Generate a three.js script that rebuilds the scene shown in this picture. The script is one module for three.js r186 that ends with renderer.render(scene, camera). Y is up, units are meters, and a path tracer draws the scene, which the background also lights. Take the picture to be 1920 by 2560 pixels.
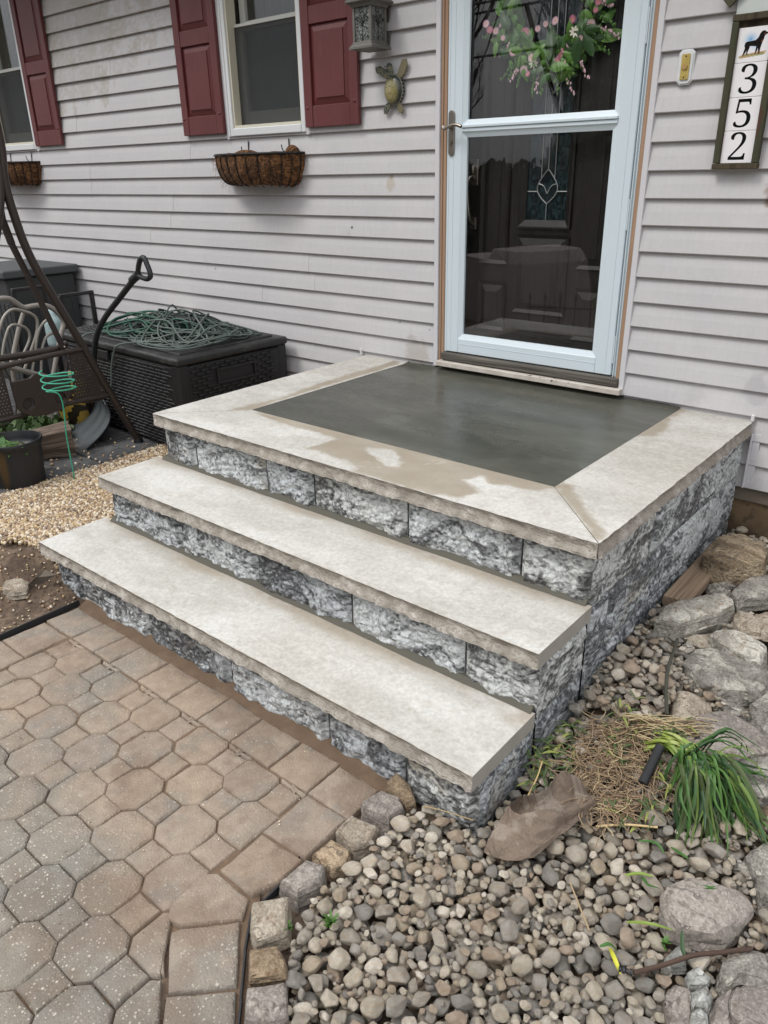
import * as THREE from 'three';
import { RoundedBoxGeometry } from 'three/addons/geometries/RoundedBoxGeometry.js';
import { mergeGeometries, mergeVertices, toCreasedNormals } from 'three/addons/utils/BufferGeometryUtils.js';
import { ConvexGeometry } from 'three/addons/geometries/ConvexGeometry.js';

// ---------------------------------------------------------------- camera, sky, sun, exposure
const scene = new THREE.Scene();
const camera = new THREE.PerspectiveCamera(67.73, 3 / 4, 0.05, 400);
camera.position.set(1.5142, 1.6019, 3.253);
camera.rotation.order = 'YXZ';
camera.rotation.set(-24.0233 * Math.PI / 180, 40.2798 * Math.PI / 180, -1.1249 * Math.PI / 180);
camera.updateMatrixWorld(true);
{ // overcast sky: brighter overhead than at the horizon, soft cloud mottling
  const w = 256, h = 128, d = new Float32Array(w * h * 4);
  for (let j = 0; j < h; j++) for (let i = 0; i < w; i++) {
    const el = ((j + .5) / h - .5) * Math.PI, s = Math.max(0, Math.sin(el)), a = i / w * Math.PI * 2;
    const cl = 1 + .05 * Math.sin(a * 3 + s * 9) * Math.cos(s * 14 + a * 2) + .03 * Math.sin(a * 7 - s * 21);
    const L = el < 0 ? .28 : (.40 + 1.05 * s) * cl;
    d.set([L * .985, L * 1.0, L * 1.03, 1], (j * w + i) * 4);
  }
  const sky = new THREE.DataTexture(d, w, h, THREE.RGBAFormat, THREE.FloatType);
  sky.mapping = THREE.EquirectangularReflectionMapping; sky.magFilter = THREE.LinearFilter; sky.needsUpdate = true;
  scene.background = sky; scene.environment = sky;
}
const sun = new THREE.DirectionalLight(new THREE.Color(1, .97, .93), 1.2);
sun.position.set(-3.2, 9, 6.2); sun.target.position.set(-.6, .5, .8); sun.castShadow = true; sun.shadow.radius = 34;
sun.shadow.mapSize.set(2048, 2048);
Object.assign(sun.shadow.camera, { left: -7, right: 7, top: 7, bottom: -7, near: .5, far: 30 });
scene.add(sun, sun.target);
const renderer = new THREE.WebGLRenderer({ antialias: true });
renderer.toneMapping = THREE.LinearToneMapping;
renderer.toneMappingExposure = 1.42;
renderer.shadowMap.enabled = true;

// ---------------------------------------------------------------- helpers
function rng(s) { let a = s >>> 0; return () => { a = a + 0x6D2B79F5 | 0; let t = Math.imul(a ^ a >>> 15, 1 | a); t = t + Math.imul(t ^ t >>> 7, 61 | t) ^ t; return ((t ^ t >>> 14) >>> 0) / 4294967296; }; }
const R0 = rng(7);
const clamp = (x, a = 0, b = 1) => x < a ? a : x > b ? b : x, lerp = (a, b, t) => a + (b - a) * t;
const sst = (a, b, x) => { const t = clamp((x - a) / (b - a)); return t * t * (3 - 2 * t); };
const LAT = new Float32Array(65536); { const r = rng(99); for (let i = 0; i < 65536; i++) LAT[i] = r(); }
function vn(x, y, px = 256, py = px) {            // value noise, tiles every px, py cells
  const xi = Math.floor(x), yi = Math.floor(y); let fx = x - xi, fy = y - yi; fx = fx * fx * (3 - 2 * fx); fy = fy * fy * (3 - 2 * fy);
  let x0, x1, y0, y1; if (px === 256 && py === 256) { x0 = xi & 255; x1 = (xi + 1) & 255; y0 = (yi & 255) << 8; y1 = ((yi + 1) & 255) << 8; } else { x0 = xi % px; if (x0 < 0) x0 += px; x1 = x0 + 1; if (x1 === px) x1 = 0; y0 = yi % py; if (y0 < 0) y0 += py; y1 = y0 + 1; if (y1 === py) y1 = 0; y0 <<= 8; y1 <<= 8; }
  const a = LAT[y0 | x0], b = LAT[y0 | x1], c = LAT[y1 | x0], d = LAT[y1 | x1];
  return a + (b - a) * fx + (c - a) * fy + (a - b - c + d) * fx * fy;
}
function fbm(x, y, oct = 4, px = 256, py = px) { let s = 0, a = .5, n = 0; const free = px === 256 && py === 256; for (let o = 0; o < oct; o++) { s += a * vn(x, y, px, py); n += a; a *= .5; x = x * 2 + (free ? 17.3 : 0); y *= 2; if (!free) { px = px * 2; py = py * 2; if (px > 256) px = 256; if (py > 256) py = 256; } } return s / n; }
function n3(x, y, z) { return (vn(x + z * 7.13, y + z * 3.77) + vn(y + 31.7 + x * .31, z + 11.9 + y * .27) + vn(z + 53.1, x + 71.3)) / 3; }
function f3(x, y, z, o = 3) { let s = 0, a = .5, n = 0; for (let i = 0; i < o; i++) { s += a * n3(x, y, z); n += a; a *= .5; x = x * 2 + 5.1; y *= 2; z *= 2; } return s / n; }
// colour textures: fn(u,v,i,j) -> [r,g,b] in 0..255 (sRGB); grey: fn -> 0..1
function ctex(w, h, fn, rx = 1, ry = 1) {
  const d = new Uint8Array(w * h * 4);
  for (let j = 0; j < h; j++) for (let i = 0; i < w; i++) { const c = fn(i / w, j / h, i, j), o = (j * w + i) * 4; d[o] = clamp(c[0], 0, 255); d[o + 1] = clamp(c[1], 0, 255); d[o + 2] = clamp(c[2], 0, 255); d[o + 3] = 255; }
  const t = new THREE.DataTexture(d, w, h, THREE.RGBAFormat); t.colorSpace = THREE.SRGBColorSpace; t.magFilter = THREE.LinearFilter; t.minFilter = THREE.LinearMipmapLinearFilter; t.generateMipmaps = true;
  t.wrapS = t.wrapT = THREE.RepeatWrapping; t.repeat.set(rx, ry); t.needsUpdate = true; return t;
}
function gtex(w, h, fn, rx = 1, ry = 1) { const t = ctex(w, h, (u, v, i, j) => { const g = fn(u, v, i, j) * 255; return [g, g, g]; }, rx, ry); t.colorSpace = THREE.NoColorSpace; return t; }
function canvasTex(w, h, draw) { const c = document.createElement('canvas'); c.width = w; c.height = h; draw(c.getContext('2d'), w, h); const t = new THREE.CanvasTexture(c); t.colorSpace = THREE.SRGBColorSpace; t.magFilter = THREE.LinearFilter; return t; }
const mix3 = (a, b, t) => [lerp(a[0], b[0], t), lerp(a[1], b[1], t), lerp(a[2], b[2], t)];
const S = (r, g, b) => new THREE.Color().setRGB(r / 255, g / 255, b / 255, THREE.SRGBColorSpace);
const mat = (color, roughness = .8, more = {}) => new THREE.MeshStandardMaterial({ color, roughness, metalness: 0, ...more });
const pmat = (color, roughness = .8, more = {}) => new THREE.MeshPhysicalMaterial({ color, roughness, metalness: 0, ...more });

const taken = {};
function numbered(n) { const k = taken[n] = (taken[n] ?? -1) + 1; return k ? n + '_' + String(k).padStart(3, '0') : n; }
function mesh(name, geo, m, parent) { const o = new THREE.Mesh(geo, m); o.name = parent ? name : numbered(name); o.castShadow = o.receiveShadow = true; (parent ?? scene).add(o); return o; }
function grp(name, parent, pos) { const o = new THREE.Group(); o.name = parent ? name : numbered(name); if (pos) o.position.set(...pos); (parent ?? scene).add(o); return o; }
function tag(o, label, category, group) { o.userData.label = label; o.userData.category = category; if (group) o.userData.group = group; return o; }
function kind(o, k, label) { o.userData.kind = k; if (label) o.userData.label = label; return o; }
function inst(name, geo, m, mats, parent, cols) {
  const o = new THREE.InstancedMesh(geo, m, mats.length); o.name = parent ? name : numbered(name); o.castShadow = o.receiveShadow = true;
  mats.forEach((x, i) => o.setMatrixAt(i, x)); if (cols) cols.forEach((c, i) => o.setColorAt(i, c)); (parent ?? scene).add(o); return o;
}
const V = (x, y, z) => new THREE.Vector3(x, y, z);
const mtx = (p, e = [0, 0, 0], s = [1, 1, 1]) => new THREE.Matrix4().compose(V(...p), new THREE.Quaternion().setFromEuler(new THREE.Euler(...e)), V(...(typeof s === 'number' ? [s, s, s] : s)));
function triUV(g, s = 1, ou = 0, ov = 0) {         // uv in metres by the way a face points
  const p = g.attributes.position, n = g.attributes.normal, u = new Float32Array(p.count * 2);
  for (let i = 0; i < p.count; i++) {
    const ax = Math.abs(n.getX(i)), ay = Math.abs(n.getY(i)), az = Math.abs(n.getZ(i)); let a, b;
    if (ay >= ax && ay >= az) { a = p.getX(i); b = p.getZ(i); } else if (ax > az) { a = p.getZ(i); b = p.getY(i); } else { a = p.getX(i); b = p.getY(i); }
    u[i * 2] = a * s + ou; u[i * 2 + 1] = b * s + ov;
  }
  g.setAttribute('uv', new THREE.BufferAttribute(u, 2)); return g;
}
function uvBy(g, fn) { const p = g.attributes.position, u = new Float32Array(p.count * 2); for (let i = 0; i < p.count; i++) { const q = fn(p.getX(i), p.getY(i), p.getZ(i)); u[2 * i] = q[0]; u[2 * i + 1] = q[1]; } g.setAttribute('uv', new THREE.BufferAttribute(u, 2)); return g; }
const plain = g => { const q = g.index ? g.toNonIndexed() : g; for (const k of Object.keys(q.attributes)) if (!['position', 'normal', 'uv'].includes(k)) q.deleteAttribute(k); if (!q.attributes.uv) q.setAttribute('uv', new THREE.BufferAttribute(new Float32Array(q.attributes.position.count * 2), 2)); return q; };
const merge = a => mergeGeometries(a.map(plain), false);
function bx(x0, x1, y0, y1, z0, z1, r = .002, seg = 1) {
  const w = x1 - x0, h = y1 - y0, d = z1 - z0; r = Math.min(r, w / 2.1, h / 2.1, d / 2.1);
  const g = r > 1e-4 ? new RoundedBoxGeometry(w, h, d, seg, r) : new THREE.BoxGeometry(w, h, d); g.translate((x0 + x1) / 2, (y0 + y1) / 2, (z0 + z1) / 2); return triUV(plain(g));
}
function tube(pts, r, n = 24, rad = 6, closed = false) { return new THREE.TubeGeometry(new THREE.CatmullRomCurve3(pts.map(p => p.isVector3 ? p : V(...p)), closed, 'centripetal'), n, r, rad, closed); }
function bar(a, b, r, rad = 8) { const A = a.isVector3 ? a : V(...a), B = b.isVector3 ? b : V(...b), d = B.clone().sub(A), g = new THREE.CylinderGeometry(r, r, d.length(), rad); g.applyQuaternion(new THREE.Quaternion().setFromUnitVectors(V(0, 1, 0), d.normalize())); g.translate((A.x + B.x) / 2, (A.y + B.y) / 2, (A.z + B.z) / 2); return g; }
function flatBar(a, b, w, t, up = V(0, 1, 0)) {      // rectangular bar from a to b, w across 'up x dir', t along the rest
  const A = V(...a), B = V(...b), d = B.clone().sub(A), L = d.length(); d.normalize(); const s = up.clone().cross(d).normalize(), u = d.clone().cross(s);
  const g = new RoundedBoxGeometry(w, t, L, 1, Math.min(w, t) * .2); g.applyMatrix4(new THREE.Matrix4().makeBasis(s, u, d)); g.translate((A.x + B.x) / 2, (A.y + B.y) / 2, (A.z + B.z) / 2); return triUV(plain(g));
}
function extr(pts, depth, bevel = 0, holes) { const s = new THREE.Shape(pts.map(p => new THREE.Vector2(...p))); for (const h of holes ?? []) s.holes.push(new THREE.Path(h.map(p => new THREE.Vector2(...p)))); return new THREE.ExtrudeGeometry(s, { depth, bevelEnabled: bevel > 0, bevelSize: bevel, bevelThickness: bevel, bevelSegments: 1, curveSegments: 6 }); }
function poly3(tris) { const g = new THREE.BufferGeometry(); g.setAttribute('position', new THREE.BufferAttribute(new Float32Array(tris), 3)); g.computeVertexNormals(); return g; }
// a photo pixel (1920 x 2560) gives a direction; the plane it meets gives the place
const FPX = 1907.35;
function rayOf(u, v) { return V((u - 960) / FPX, -(v - 1280) / FPX, -1).applyQuaternion(camera.quaternion); }
const onY = (u, v, y) => { const d = rayOf(u, v), t = (y - camera.position.y) / d.y; return camera.position.clone().addScaledVector(d, t); };
const onZ = (u, v, z) => { const d = rayOf(u, v), t = (z - camera.position.z) / d.z; return camera.position.clone().addScaledVector(d, t); };
const onX = (u, v, x) => { const d = rayOf(u, v), t = (x - camera.position.x) / d.x; return camera.position.clone().addScaledVector(d, t); };
function inPoly(x, y, P) { let c = false; for (let i = 0, j = P.length - 1; i < P.length; j = i++) { const [a, b] = P[i], [d, e] = P[j]; if ((b > y) !== (e > y) && x < (d - a) * (y - b) / (e - b) + a) c = !c; } return c; }
// ground height (the paved walk is y = 0)
function groundH(x, z) {
  const dl = (-1.2 - x) * .8 + (2.2 - z) * .5, L = .155 * sst(.1, .5, dl);
  const Rr = lerp(.14, .0, sst(1.25, 2.05, z)) - .02 * sst(2.1, 2.8, z);
  const m = sst(-1.205, -1.235, x), n = x > .43 ? 1 : 0;
  return m > 0 ? L * m : n ? Rr : 0;
}
// ---------------------------------------------------------------- surface textures shared below
const speck = gtex(512, 512, (u, v) => .45 * vn(u * 256, v * 256, 256) + .35 * fbm(u * 32, v * 32, 4, 32) + .2 * LAT[(Math.floor(u * 512) * 131 + Math.floor(v * 512) * 977) & 65535]);
const speckRep = (r, s = 1) => { const t = speck.clone(); t.repeat.set(r, r * s); t.needsUpdate = true; return t; };
const woodTex = (a, b, c, fx = 3, seed = 0) => ctex(256, 512, (u, v) => { const w = fbm(u * 4 + seed, v * 2, 3, 4, 2) * 3, g = fbm(u * 64 + w, v * 4 + seed, 4, 64, 4), k = fbm(u * fx * 4 + w * .6, v * 2, 3, fx * 4, 2); return mix3(mix3(a, b, clamp(g * 1.6 - .3)), c, sst(.55, .75, k) * .6); });
// ---------------------------------------------------------------- house
const house = tag(grp('house'), 'pale grey vinyl sided house with red shutters and glass storm door', 'house');
const WX0 = -6.6, WX1 = 2.3, WY0 = .3, WY1 = 3.06;
const blot = [[.685, 1.50, .05, [112, 88, 70], .7], [.665, 1.545, .022, [130, 104, 84], .5], [.655, 1.565, .007, [40, 34, 30], .9], [-1.15, 1.545, .03, [168, 156, 138], .5], [-1.145, 1.575, .012, [150, 134, 116], .5], [.74, .775, .06, [150, 150, 152], .35], [-.98, .71, .08, [160, 148, 134], .4], [-.55, .7, .1, [150, 140, 130], .4], [-1.0, .74, .05, [170, 168, 168], .4], [.5, .72, .05, [168, 166, 166], .3], [-1.42, 1.33, .008, [60, 60, 62], .9], [-1.44, 1.30, .02, [168, 168, 172], .4], [-2.62, 1.05, .006, [50, 50, 50], .9], [-1.1, .86, .006, [90, 90, 90], .8], [-.9, .84, .005, [80, 80, 80], .8]];
const sidingTex = ctex(1600, 640, (u, v) => {
  const x = lerp(WX0, WX1, u), y = lerp(WY0, WY1, v);
  const gr = vn(u * 2048, v * 60 + 3, 256) * .5 + vn(u * 1024, v * 250, 256) * .3 + vn(u * 410, v * 800, 256) * .2, m = fbm(u * 40, v * 16, 4);
  let c = [192 + (gr - .5) * 9 + (m - .5) * 10, 190 + (gr - .5) * 9 + (m - .5) * 10, 191 + (gr - .5) * 9 + (m - .5) * 8];
  // mildew film: grows in streaked patches high on the wall
  const st = fbm(u * 160, v * 20 + 7, 4), pt = fbm(u * 13 + 5, v * 7, 3);
  const inP = x < -2.7 && x > -4.3 && y + (pt - .5) * 1.3 + (st - .5) * .5 > 2.12, fn = fbm(u * 420, v * 170, 3), hi = inP ? sst(.40, .62, pt * .4 + st * .3 + fn * .3) : 0;
  c = mix3(c, [158, 154, 143], hi * .42);
  const br = inP ? sst(.5, .72, fbm(u * 60 + 3, v * 22 + 1, 4) * .7 + fn * .3) : 0;
  c = mix3(c, [156, 140, 120], br * .3);
  for (const [bx0, by0, r, col, a] of blot) { const dx = (x - bx0) / r, dy = (y - by0) / (r * 1.2); if (dx * dx + dy * dy < 4) { const d = Math.sqrt(dx * dx + dy * dy) + (fbm(u * 300, v * 130, 3) - .5) * 1.2; c = mix3(c, col, a * (1 - sst(.55, 1.1, d))); } }
  return c;
});
const M = {};
M.siding = pmat(0xffffff, .46, { map: sidingTex, bumpMap: speckRep(4, .2), bumpScale: .0004, specularIntensity: .5 });
M.sheath = mat(S(120, 110, 98), .9);
M.vinylTrim = mat(S(205, 204, 207), .45);
M.white = pmat(S(208, 220, 226), .32, { clearcoat: .2, clearcoatRoughness: .35 });
M.winWhite = mat(S(214, 216, 217), .42);
M.cream = mat(S(205, 200, 182), .5);
M.sash = mat(S(196, 196, 190), .5);
M.black = mat(S(20, 20, 21), .5);
M.glass = pmat(0xffffff, .0, { transmission: 1, thickness: 0, ior: 1.52, specularIntensity: 1 });
const wall = grp('wall', house);
const SE = .1019, opens = [[-2.370, -1.696, 1.797, 3.0], [-5.256, -4.574, 1.797, 3.0], [-.862, .188, .3, 2.86]];
function board(x0, x1, y, dz, j, top) {
  const e = Math.min(SE + .004, top - y), zt = .003 + dz, pr = [[0, .002], [.0195 + dz, 0], [.0212 + dz, .003], [lerp(.0212 + dz, zt, .5) + .0016, e * .5], [zt, e]], t = [];
  const nx = Math.max(1, Math.round((x1 - x0) / .16)), wob = x => .0022 * (fbm(x * 1.7, y * 31, 2) - .5), wy = x => .0016 * (fbm(x * .9 + 7, y * 17, 2) - .5);
  for (let k = 0; k < nx; k++) { const a = lerp(x0, x1, k / nx), b = lerp(x0, x1, (k + 1) / nx); for (let i = 0; i < pr.length - 1; i++) { const [za, ya] = pr[i], [zb, yb] = pr[i + 1], f = i ? 1 : 0, q = (x, yy, z, s) => [x, y + yy + (yy < .01 ? wy(x) : 0), z + (z > .002 ? wob(x) : 0)]; t.push(...q(a, ya, za), ...q(b, ya, za), ...q(b, yb, zb), ...q(a, ya, za), ...q(b, yb, zb), ...q(a, yb, zb)); } }
  const [, , ] = pr; for (const [x, s] of [[x0, 0], [x1, 1]]) { const q = pr.map(([z, yy]) => [x, y + yy, z]); for (let i = 1; i < q.length - 1; i++) s ? t.push(...q[0], ...q[i + 1], ...q[i]) : t.push(...q[0], ...q[i], ...q[i + 1]); t.push(...(s ? [x, y, 0, x, y + e, 0, x, y + e, zt] : [x, y, 0, x, y + e, zt, x, y + e, 0])); }
  const g = poly3(t); uvBy(g, (x, y) => [(x - WX0) / (WX1 - WX0), (y - WY0) / (WY1 - WY0)]); return mesh('siding_board', g, M.siding, wall);
}
{
  const rr = rng(3), seams = { 4: [-1.78], 3: [-1.74], 5: [-3.3], 6: [-3.05], 7: [-3.0], 8: [-3.95], 9: [-3.94], 10: [-2.76], 2: [-2.2], 12: [-4.02], 15: [-3.5] };
  for (const [xa, xb, y0] of [[WX0, -.3, .6751], [-.3, WX1, .6695]]) for (let k = -3; k < 24; k++) {
    const y = y0 + k * SE, top = WY1; if (y > top - .02) break;
    let iv = [[xa, xb]];
    for (const [o0, o1, p0, p1] of opens) if (y + SE * .5 > p0 && y + SE * .5 < p1) iv = iv.flatMap(([a, b]) => o1 <= a || o0 >= b ? [[a, b]] : [[a, o0], [o1, b]].filter(([c, d]) => d - c > .01));
    for (const [a, b] of iv) { const sm = (seams[k] ?? []).filter(s => s > a + .1 && s < b - .1 && xa < -1), cut = [a, ...sm, b]; for (let i = 0; i < cut.length - 1; i++) board(cut[i], cut[i + 1] + (i < cut.length - 2 ? .02 : 0), y, i < cut.length - 2 ? .0016 : 0, 0, top); }
  }
  // sheathing behind the boards, with the openings left out
  const sh = []; for (const [a, b, c, d] of [[WX0, -5.256, .3, 3.06], [-5.256, -4.574, .3, 1.797], [-5.256, -4.574, 3.0, 3.06], [-4.574, -2.37, .3, 3.06], [-2.37, -1.696, .3, 1.797], [-2.37, -1.696, 3.0, 3.06], [-1.696, -.862, .3, 3.06], [-.862, .188, 2.86, 3.06], [-.862, .188, .3, .672], [.188, WX1, .3, 3.06]]) sh.push(bx(a, b, c, d, -.14, -.003, 0));
  mesh('sheathing', merge(sh), M.sheath, wall);
}
const foundTex = ctex(512, 512, (u, v) => { const a = fbm(u * 6, v * 6, 5, 6), b = fbm(u * 40, v * 40, 3, 40); return mix3(mix3([126, 106, 80], [92, 76, 58], sst(.35, .65, a)), [70, 62, 52], sst(.55, .75, b) * .5); });
M.found = mat(0xffffff, .9, { map: foundTex, bumpMap: speck, bumpScale: .002 });
mesh('foundation', bx(WX0, WX1, -.35, .367, -.3, -.02, .004), M.found, house);
// eave, roof and the rest of the body, so that sky comes only from in front
mesh('soffit', bx(WX0 - .3, WX1 + .3, 3.06, 3.08, -.1, .46, 0), M.vinylTrim, house);
mesh('fascia', bx(WX0 - .3, WX1 + .3, 3.05, 3.24, .46, .49, .003), M.white, house);
{ const g = bx(WX0 - .3, WX1 + .3, 0, .05, -6.2, 0, 0); g.rotateX(.42); g.translate(0, 3.19, .55); mesh('roof', g, mat(S(70, 66, 64), .95), house); }
mesh('back_wall', merge([bx(WX0, WX1, -.3, 5.6, -5.2, -5.1, 0), bx(WX0, WX0 + .1, -.3, 3.6, -5.1, -.31, 0), bx(WX1 - .1, WX1, -.3, 3.6, -5.1, -.31, 0)]), M.sheath, house);
mesh('room_floor', bx(WX0, WX1, .55, .6, -5.1, -.31, 0), M.sheath, house);

// windows and shutters
M.room = mat(S(120, 116, 110), .95);
M.screen = mat(S(62, 64, 65), .8, { transparent: true, opacity: .5 });
M.curtain = mat(S(64, 76, 76), .95);
function windowAt(x0, x1) {
  const w = grp('window', house), yb = 1.797, yt = 3.0, P = (n, g, m) => mesh(n, g, m, w);
  P('channel', merge([bx(x0, x0 + .02, yb - .006, yt, -.01, .0225), bx(x1 - .02, x1, yb - .006, yt, -.01, .0225), bx(x0 + .02, x1 - .02, yb - .004, yb + .006, -.01, .016)]), M.vinylTrim);
  const a = x0 + .02, b = x1 - .02, c = yb + .007;
  P('casing', merge([bx(a, a + .045, c, yt, -.06, .026, .004), bx(b - .03, b, c, yt, -.06, .026, .004), bx(a + .045, b - .03, c, c + .042, -.06, .03, .006), bx(a + .012, a + .02, c, yt, .024, .031, .002)]), M.winWhite);
  const i0 = a + .045, i1 = b - .03, j0 = c + .042;
  P('stop', merge([bx(i0, i0 + .012, j0, yt, -.05, .016), bx(i1 - .012, i1, j0, yt, -.05, .016), bx(i0 + .012, i1 - .012, j0, j0 + .014, -.05, .018)]), M.cream);
  const s0 = i0 + .012, s1 = i1 - .012;
  P('sash', merge([bx(s0, s0 + .05, j0 + .014, 2.36, -.075, -.045, .004), bx(s1 - .05, s1, j0 + .014, 2.36, -.075, -.045, .004), bx(s0 + .05, s1 - .05, j0 + .014, j0 + .085, -.075, -.045, .004), bx(s0 + .05, s1 - .05, 2.325, 2.36, -.075, -.045, .004)]), M.sash);
  P('sash', merge([bx(s0, s0 + .045, 2.34, yt, -.105, -.078, .004), bx(s1 - .045, s1, 2.34, yt, -.105, -.078, .004), bx(s0 + .045, s1 - .045, 2.335, 2.378, -.105, -.078, .004)]), M.sash);
  P('pane', bx(s0 + .05, s1 - .05, j0 + .085, 2.325, -.064, -.0605, 0), M.glass);
  P('pane', bx(s0 + .045, s1 - .045, 2.378, yt, -.094, -.0905, 0), M.glass);
  P('insect_screen', uvBy(bx(s0, s1, j0 + .014, 2.345, -.0335, -.0325, 0), (x, y) => [x, y]), M.screen);
  P('screen_bar', bx(s0, s1, 2.345, 2.36, -.04, -.028, .002), M.sash);
  P('room', merge([bx(x0 - .6, x1 + .6, 1.0, 3.3, -2.2, -2.15, 0), bx(x0 - .65, x0 - .6, 1.0, 3.3, -2.15, -.14, 0), bx(x1 + .6, x1 + .65, 1.0, 3.3, -2.15, -.14, 0), bx(x0 - .6, x1 + .6, .95, 1.0, -2.15, -.14, 0), bx(x0 - .6, x1 + .6, 3.3, 3.35, -2.15, -.14, 0)]), M.room);
  // curtain with folds
  const cg = new THREE.PlaneGeometry(x1 - x0 + .1, 1.6, 60, 1), p = cg.attributes.position; for (let i = 0; i < p.count; i++) p.setZ(i, .018 * Math.sin(p.getX(i) * 60) + .012 * Math.sin(p.getX(i) * 23 + 1)); cg.computeVertexNormals(); cg.translate((x0 + x1) / 2, 2.4, -.24);
  P('curtain', cg, M.curtain);
}
windowAt(-2.370, -1.696); windowAt(-5.256, -4.574);
const shTex = ctex(256, 512, (u, v) => { const g = fbm(u * 40, v * 6, 4, 40, 6), s = sst(.7, .9, vn(u * 90, v * 30, 90, 30)), f = fbm(u * 3, v * 5, 3, 3, 5); return mix3(mix3([92, 40, 41], [102, 50, 50], f), [122, 78, 78], clamp((g - .5) * .5) + s * .08); });
M.shutter = pmat(0xffffff, .5, { map: shTex, bumpMap: gtex(256, 256, (u, v) => fbm(u * 64, v * 5, 3, 64, 5), 4, 2), bumpScale: .0007 });
function raised(x0, x1, y0, y1, z, b, h) {
  const q = [[x0, y0], [x1, y0], [x1, y1], [x0, y1]], r = [[x0 + b, y0 + b], [x1 - b, y0 + b], [x1 - b, y1 - b], [x0 + b, y1 - b]], t = [];
  for (let i = 0; i < 4; i++) { const j = (i + 1) % 4; t.push(...q[i], z, ...q[j], z, ...r[j], z + h * .75, ...q[i], z, ...r[j], z + h * .75, ...r[i], z + h * .75); }
  t.push(...r[0], z + h, ...r[1], z + h, ...r[2], z + h, ...r[0], z + h, ...r[2], z + h, ...r[3], z + h);
  for (let i = 0; i < 4; i++) { const j = (i + 1) % 4; t.push(...r[i], z + h * .75, ...r[j], z + h * .75, ...r[j], z + h, ...r[i], z + h * .75, ...r[j], z + h, ...r[i], z + h); }
  return triUV(poly3(t), 1.5);
}
function shutterAt(x0, x1) {
  const s = grp('shutter', house), z0 = .0225, z1 = .045, yb = 1.823, yt = 3.0, st = .056, P = (n, g) => mesh(n, triUV(plain(g), 1.7, x0), M.shutter, s);
  P('stile', bx(x0, x0 + st, yb, yt, z0, z1, .003)); P('stile', bx(x1 - st, x1, yb, yt, z0, z1, .003));
  for (const [a, b] of [[yb, yb + .1], [2.283, 2.362], [2.9, 3.0]]) P('rail', bx(x0 + st + .0015, x1 - st - .0015, a, b, z0, z1 - .002, .003));
  for (const [a, b] of [[yb + .1, 2.283], [2.362, 2.9]]) P('panel', raised(x0 + st, x1 - st, a, b, z0 + .006, .034, .016));
  for (const [x, y] of [[x0 + st * .4, yb + .09], [x1 - st * .4, yb + .105], [x0 + st * .4, 2.75], [x1 - st * .4, 2.75]]) { const g = new THREE.SphereGeometry(.0085, 10, 6); g.scale(1, 1, .5); g.translate(x, y, z1); P('screw_cap', g); }
}
shutterAt(-2.746, -2.369); shutterAt(-1.697, -1.321); shutterAt(-4.566, -4.184); shutterAt(-5.64, -5.262);

// ---------------------------------------------------------------- entrance: trim, sill, storm door, entry door
M.brown = mat(0xffffff, .7, { map: woodTex([158, 124, 98], [172, 146, 124], [140, 114, 92]) });
M.weather = mat(0xffffff, .95, { map: woodTex([78, 74, 69], [118, 112, 104], [50, 45, 40], 6, 3), bumpMap: speck, bumpScale: .003 });
const frameG = grp('door_frame', house);
mesh('channel', bx(-.862, -.8365, .662, 2.86, -.02, .024, .003), M.vinylTrim, frameG);
mesh('channel', bx(.1635, .188, .668, 2.86, -.02, .024, .003), M.vinylTrim, frameG);
mesh('channel', bx(-.8365, .1635, 2.835, 2.86, -.02, .024, .003), M.vinylTrim, frameG);
mesh('casing', merge([bx(-.836, -.824, .694, 2.835, -.12, .014, .003), bx(-.823, -.806, .694, 2.835, -.12, .009, .003)]), M.brown, frameG);
mesh('casing', merge([bx(.143, .163, .72, 2.835, -.12, .014, .003)]), M.brown, frameG);
mesh('casing', merge([bx(-.806, .143, 2.79, 2.835, -.12, .012, .003)]), M.brown, frameG);
mesh('jamb', merge([bx(-.8055, -.793, .742, 2.79, -.11, .004, .002), bx(-.793, .117, 2.778, 2.79, -.11, .004, .002)]), M.white, frameG);
mesh('hinge_jamb', merge([bx(.117, .1425, .742, 2.79, -.11, -.004, .002), bx(.122, .127, .735, 2.79, -.01, .006, .002), bx(.1335, .1385, .735, 2.79, -.01, .003, .002)]), M.white, frameG);
mesh('threshold', uvBy(bx(-.806, .163, .704, .741, -.14, .036, .006), (x, y, z) => [y * 4 + z * 4, x * .9]), M.weather, frameG);
{ // worn aluminium nosing with uneven front edge
  const g = bx(-.822, .186, .674, .700, -.02, .058, .004, 2); mesh('sill_nosing', g, mat(0xffffff, .5, { map: ctex(512, 64, (u, v) => mix3(mix3([208, 203, 196], [176, 166, 154], fbm(u * 30, v * 4, 4, 30, 4)), [60, 54, 50], sst(.7, .73, fbm(u * 60, v * 3 + 9, 3, 60, 3)) * (u > .7 ? .8 : .0)), 1, 12) }), frameG);
}
const sd = grp('storm_door', house);
mesh('stile', merge([bx(-.791, -.7195, .746, 2.776, -.036, .008, .004, 2), bx(-.764, -.7625, .76, 2.76, .004, .0095, .0005)]), M.white, sd);
mesh('stile', merge([bx(.036, .1155, .746, 2.776, -.036, .008, .004, 2), bx(.086, .0875, .76, 2.76, .004, .0095, .0005)]), M.white, sd);
mesh('rail', merge([bx(-.7193, .0358, .746, .818, -.036, .0078, .004, 2), bx(-.7193, .0358, .7905, .792, .004, .0093, .0005)]), M.white, sd);
mesh('rail', bx(-.7193, .0358, 2.70, 2.776, -.036, .0078, .004, 2), M.white, sd);
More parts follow.
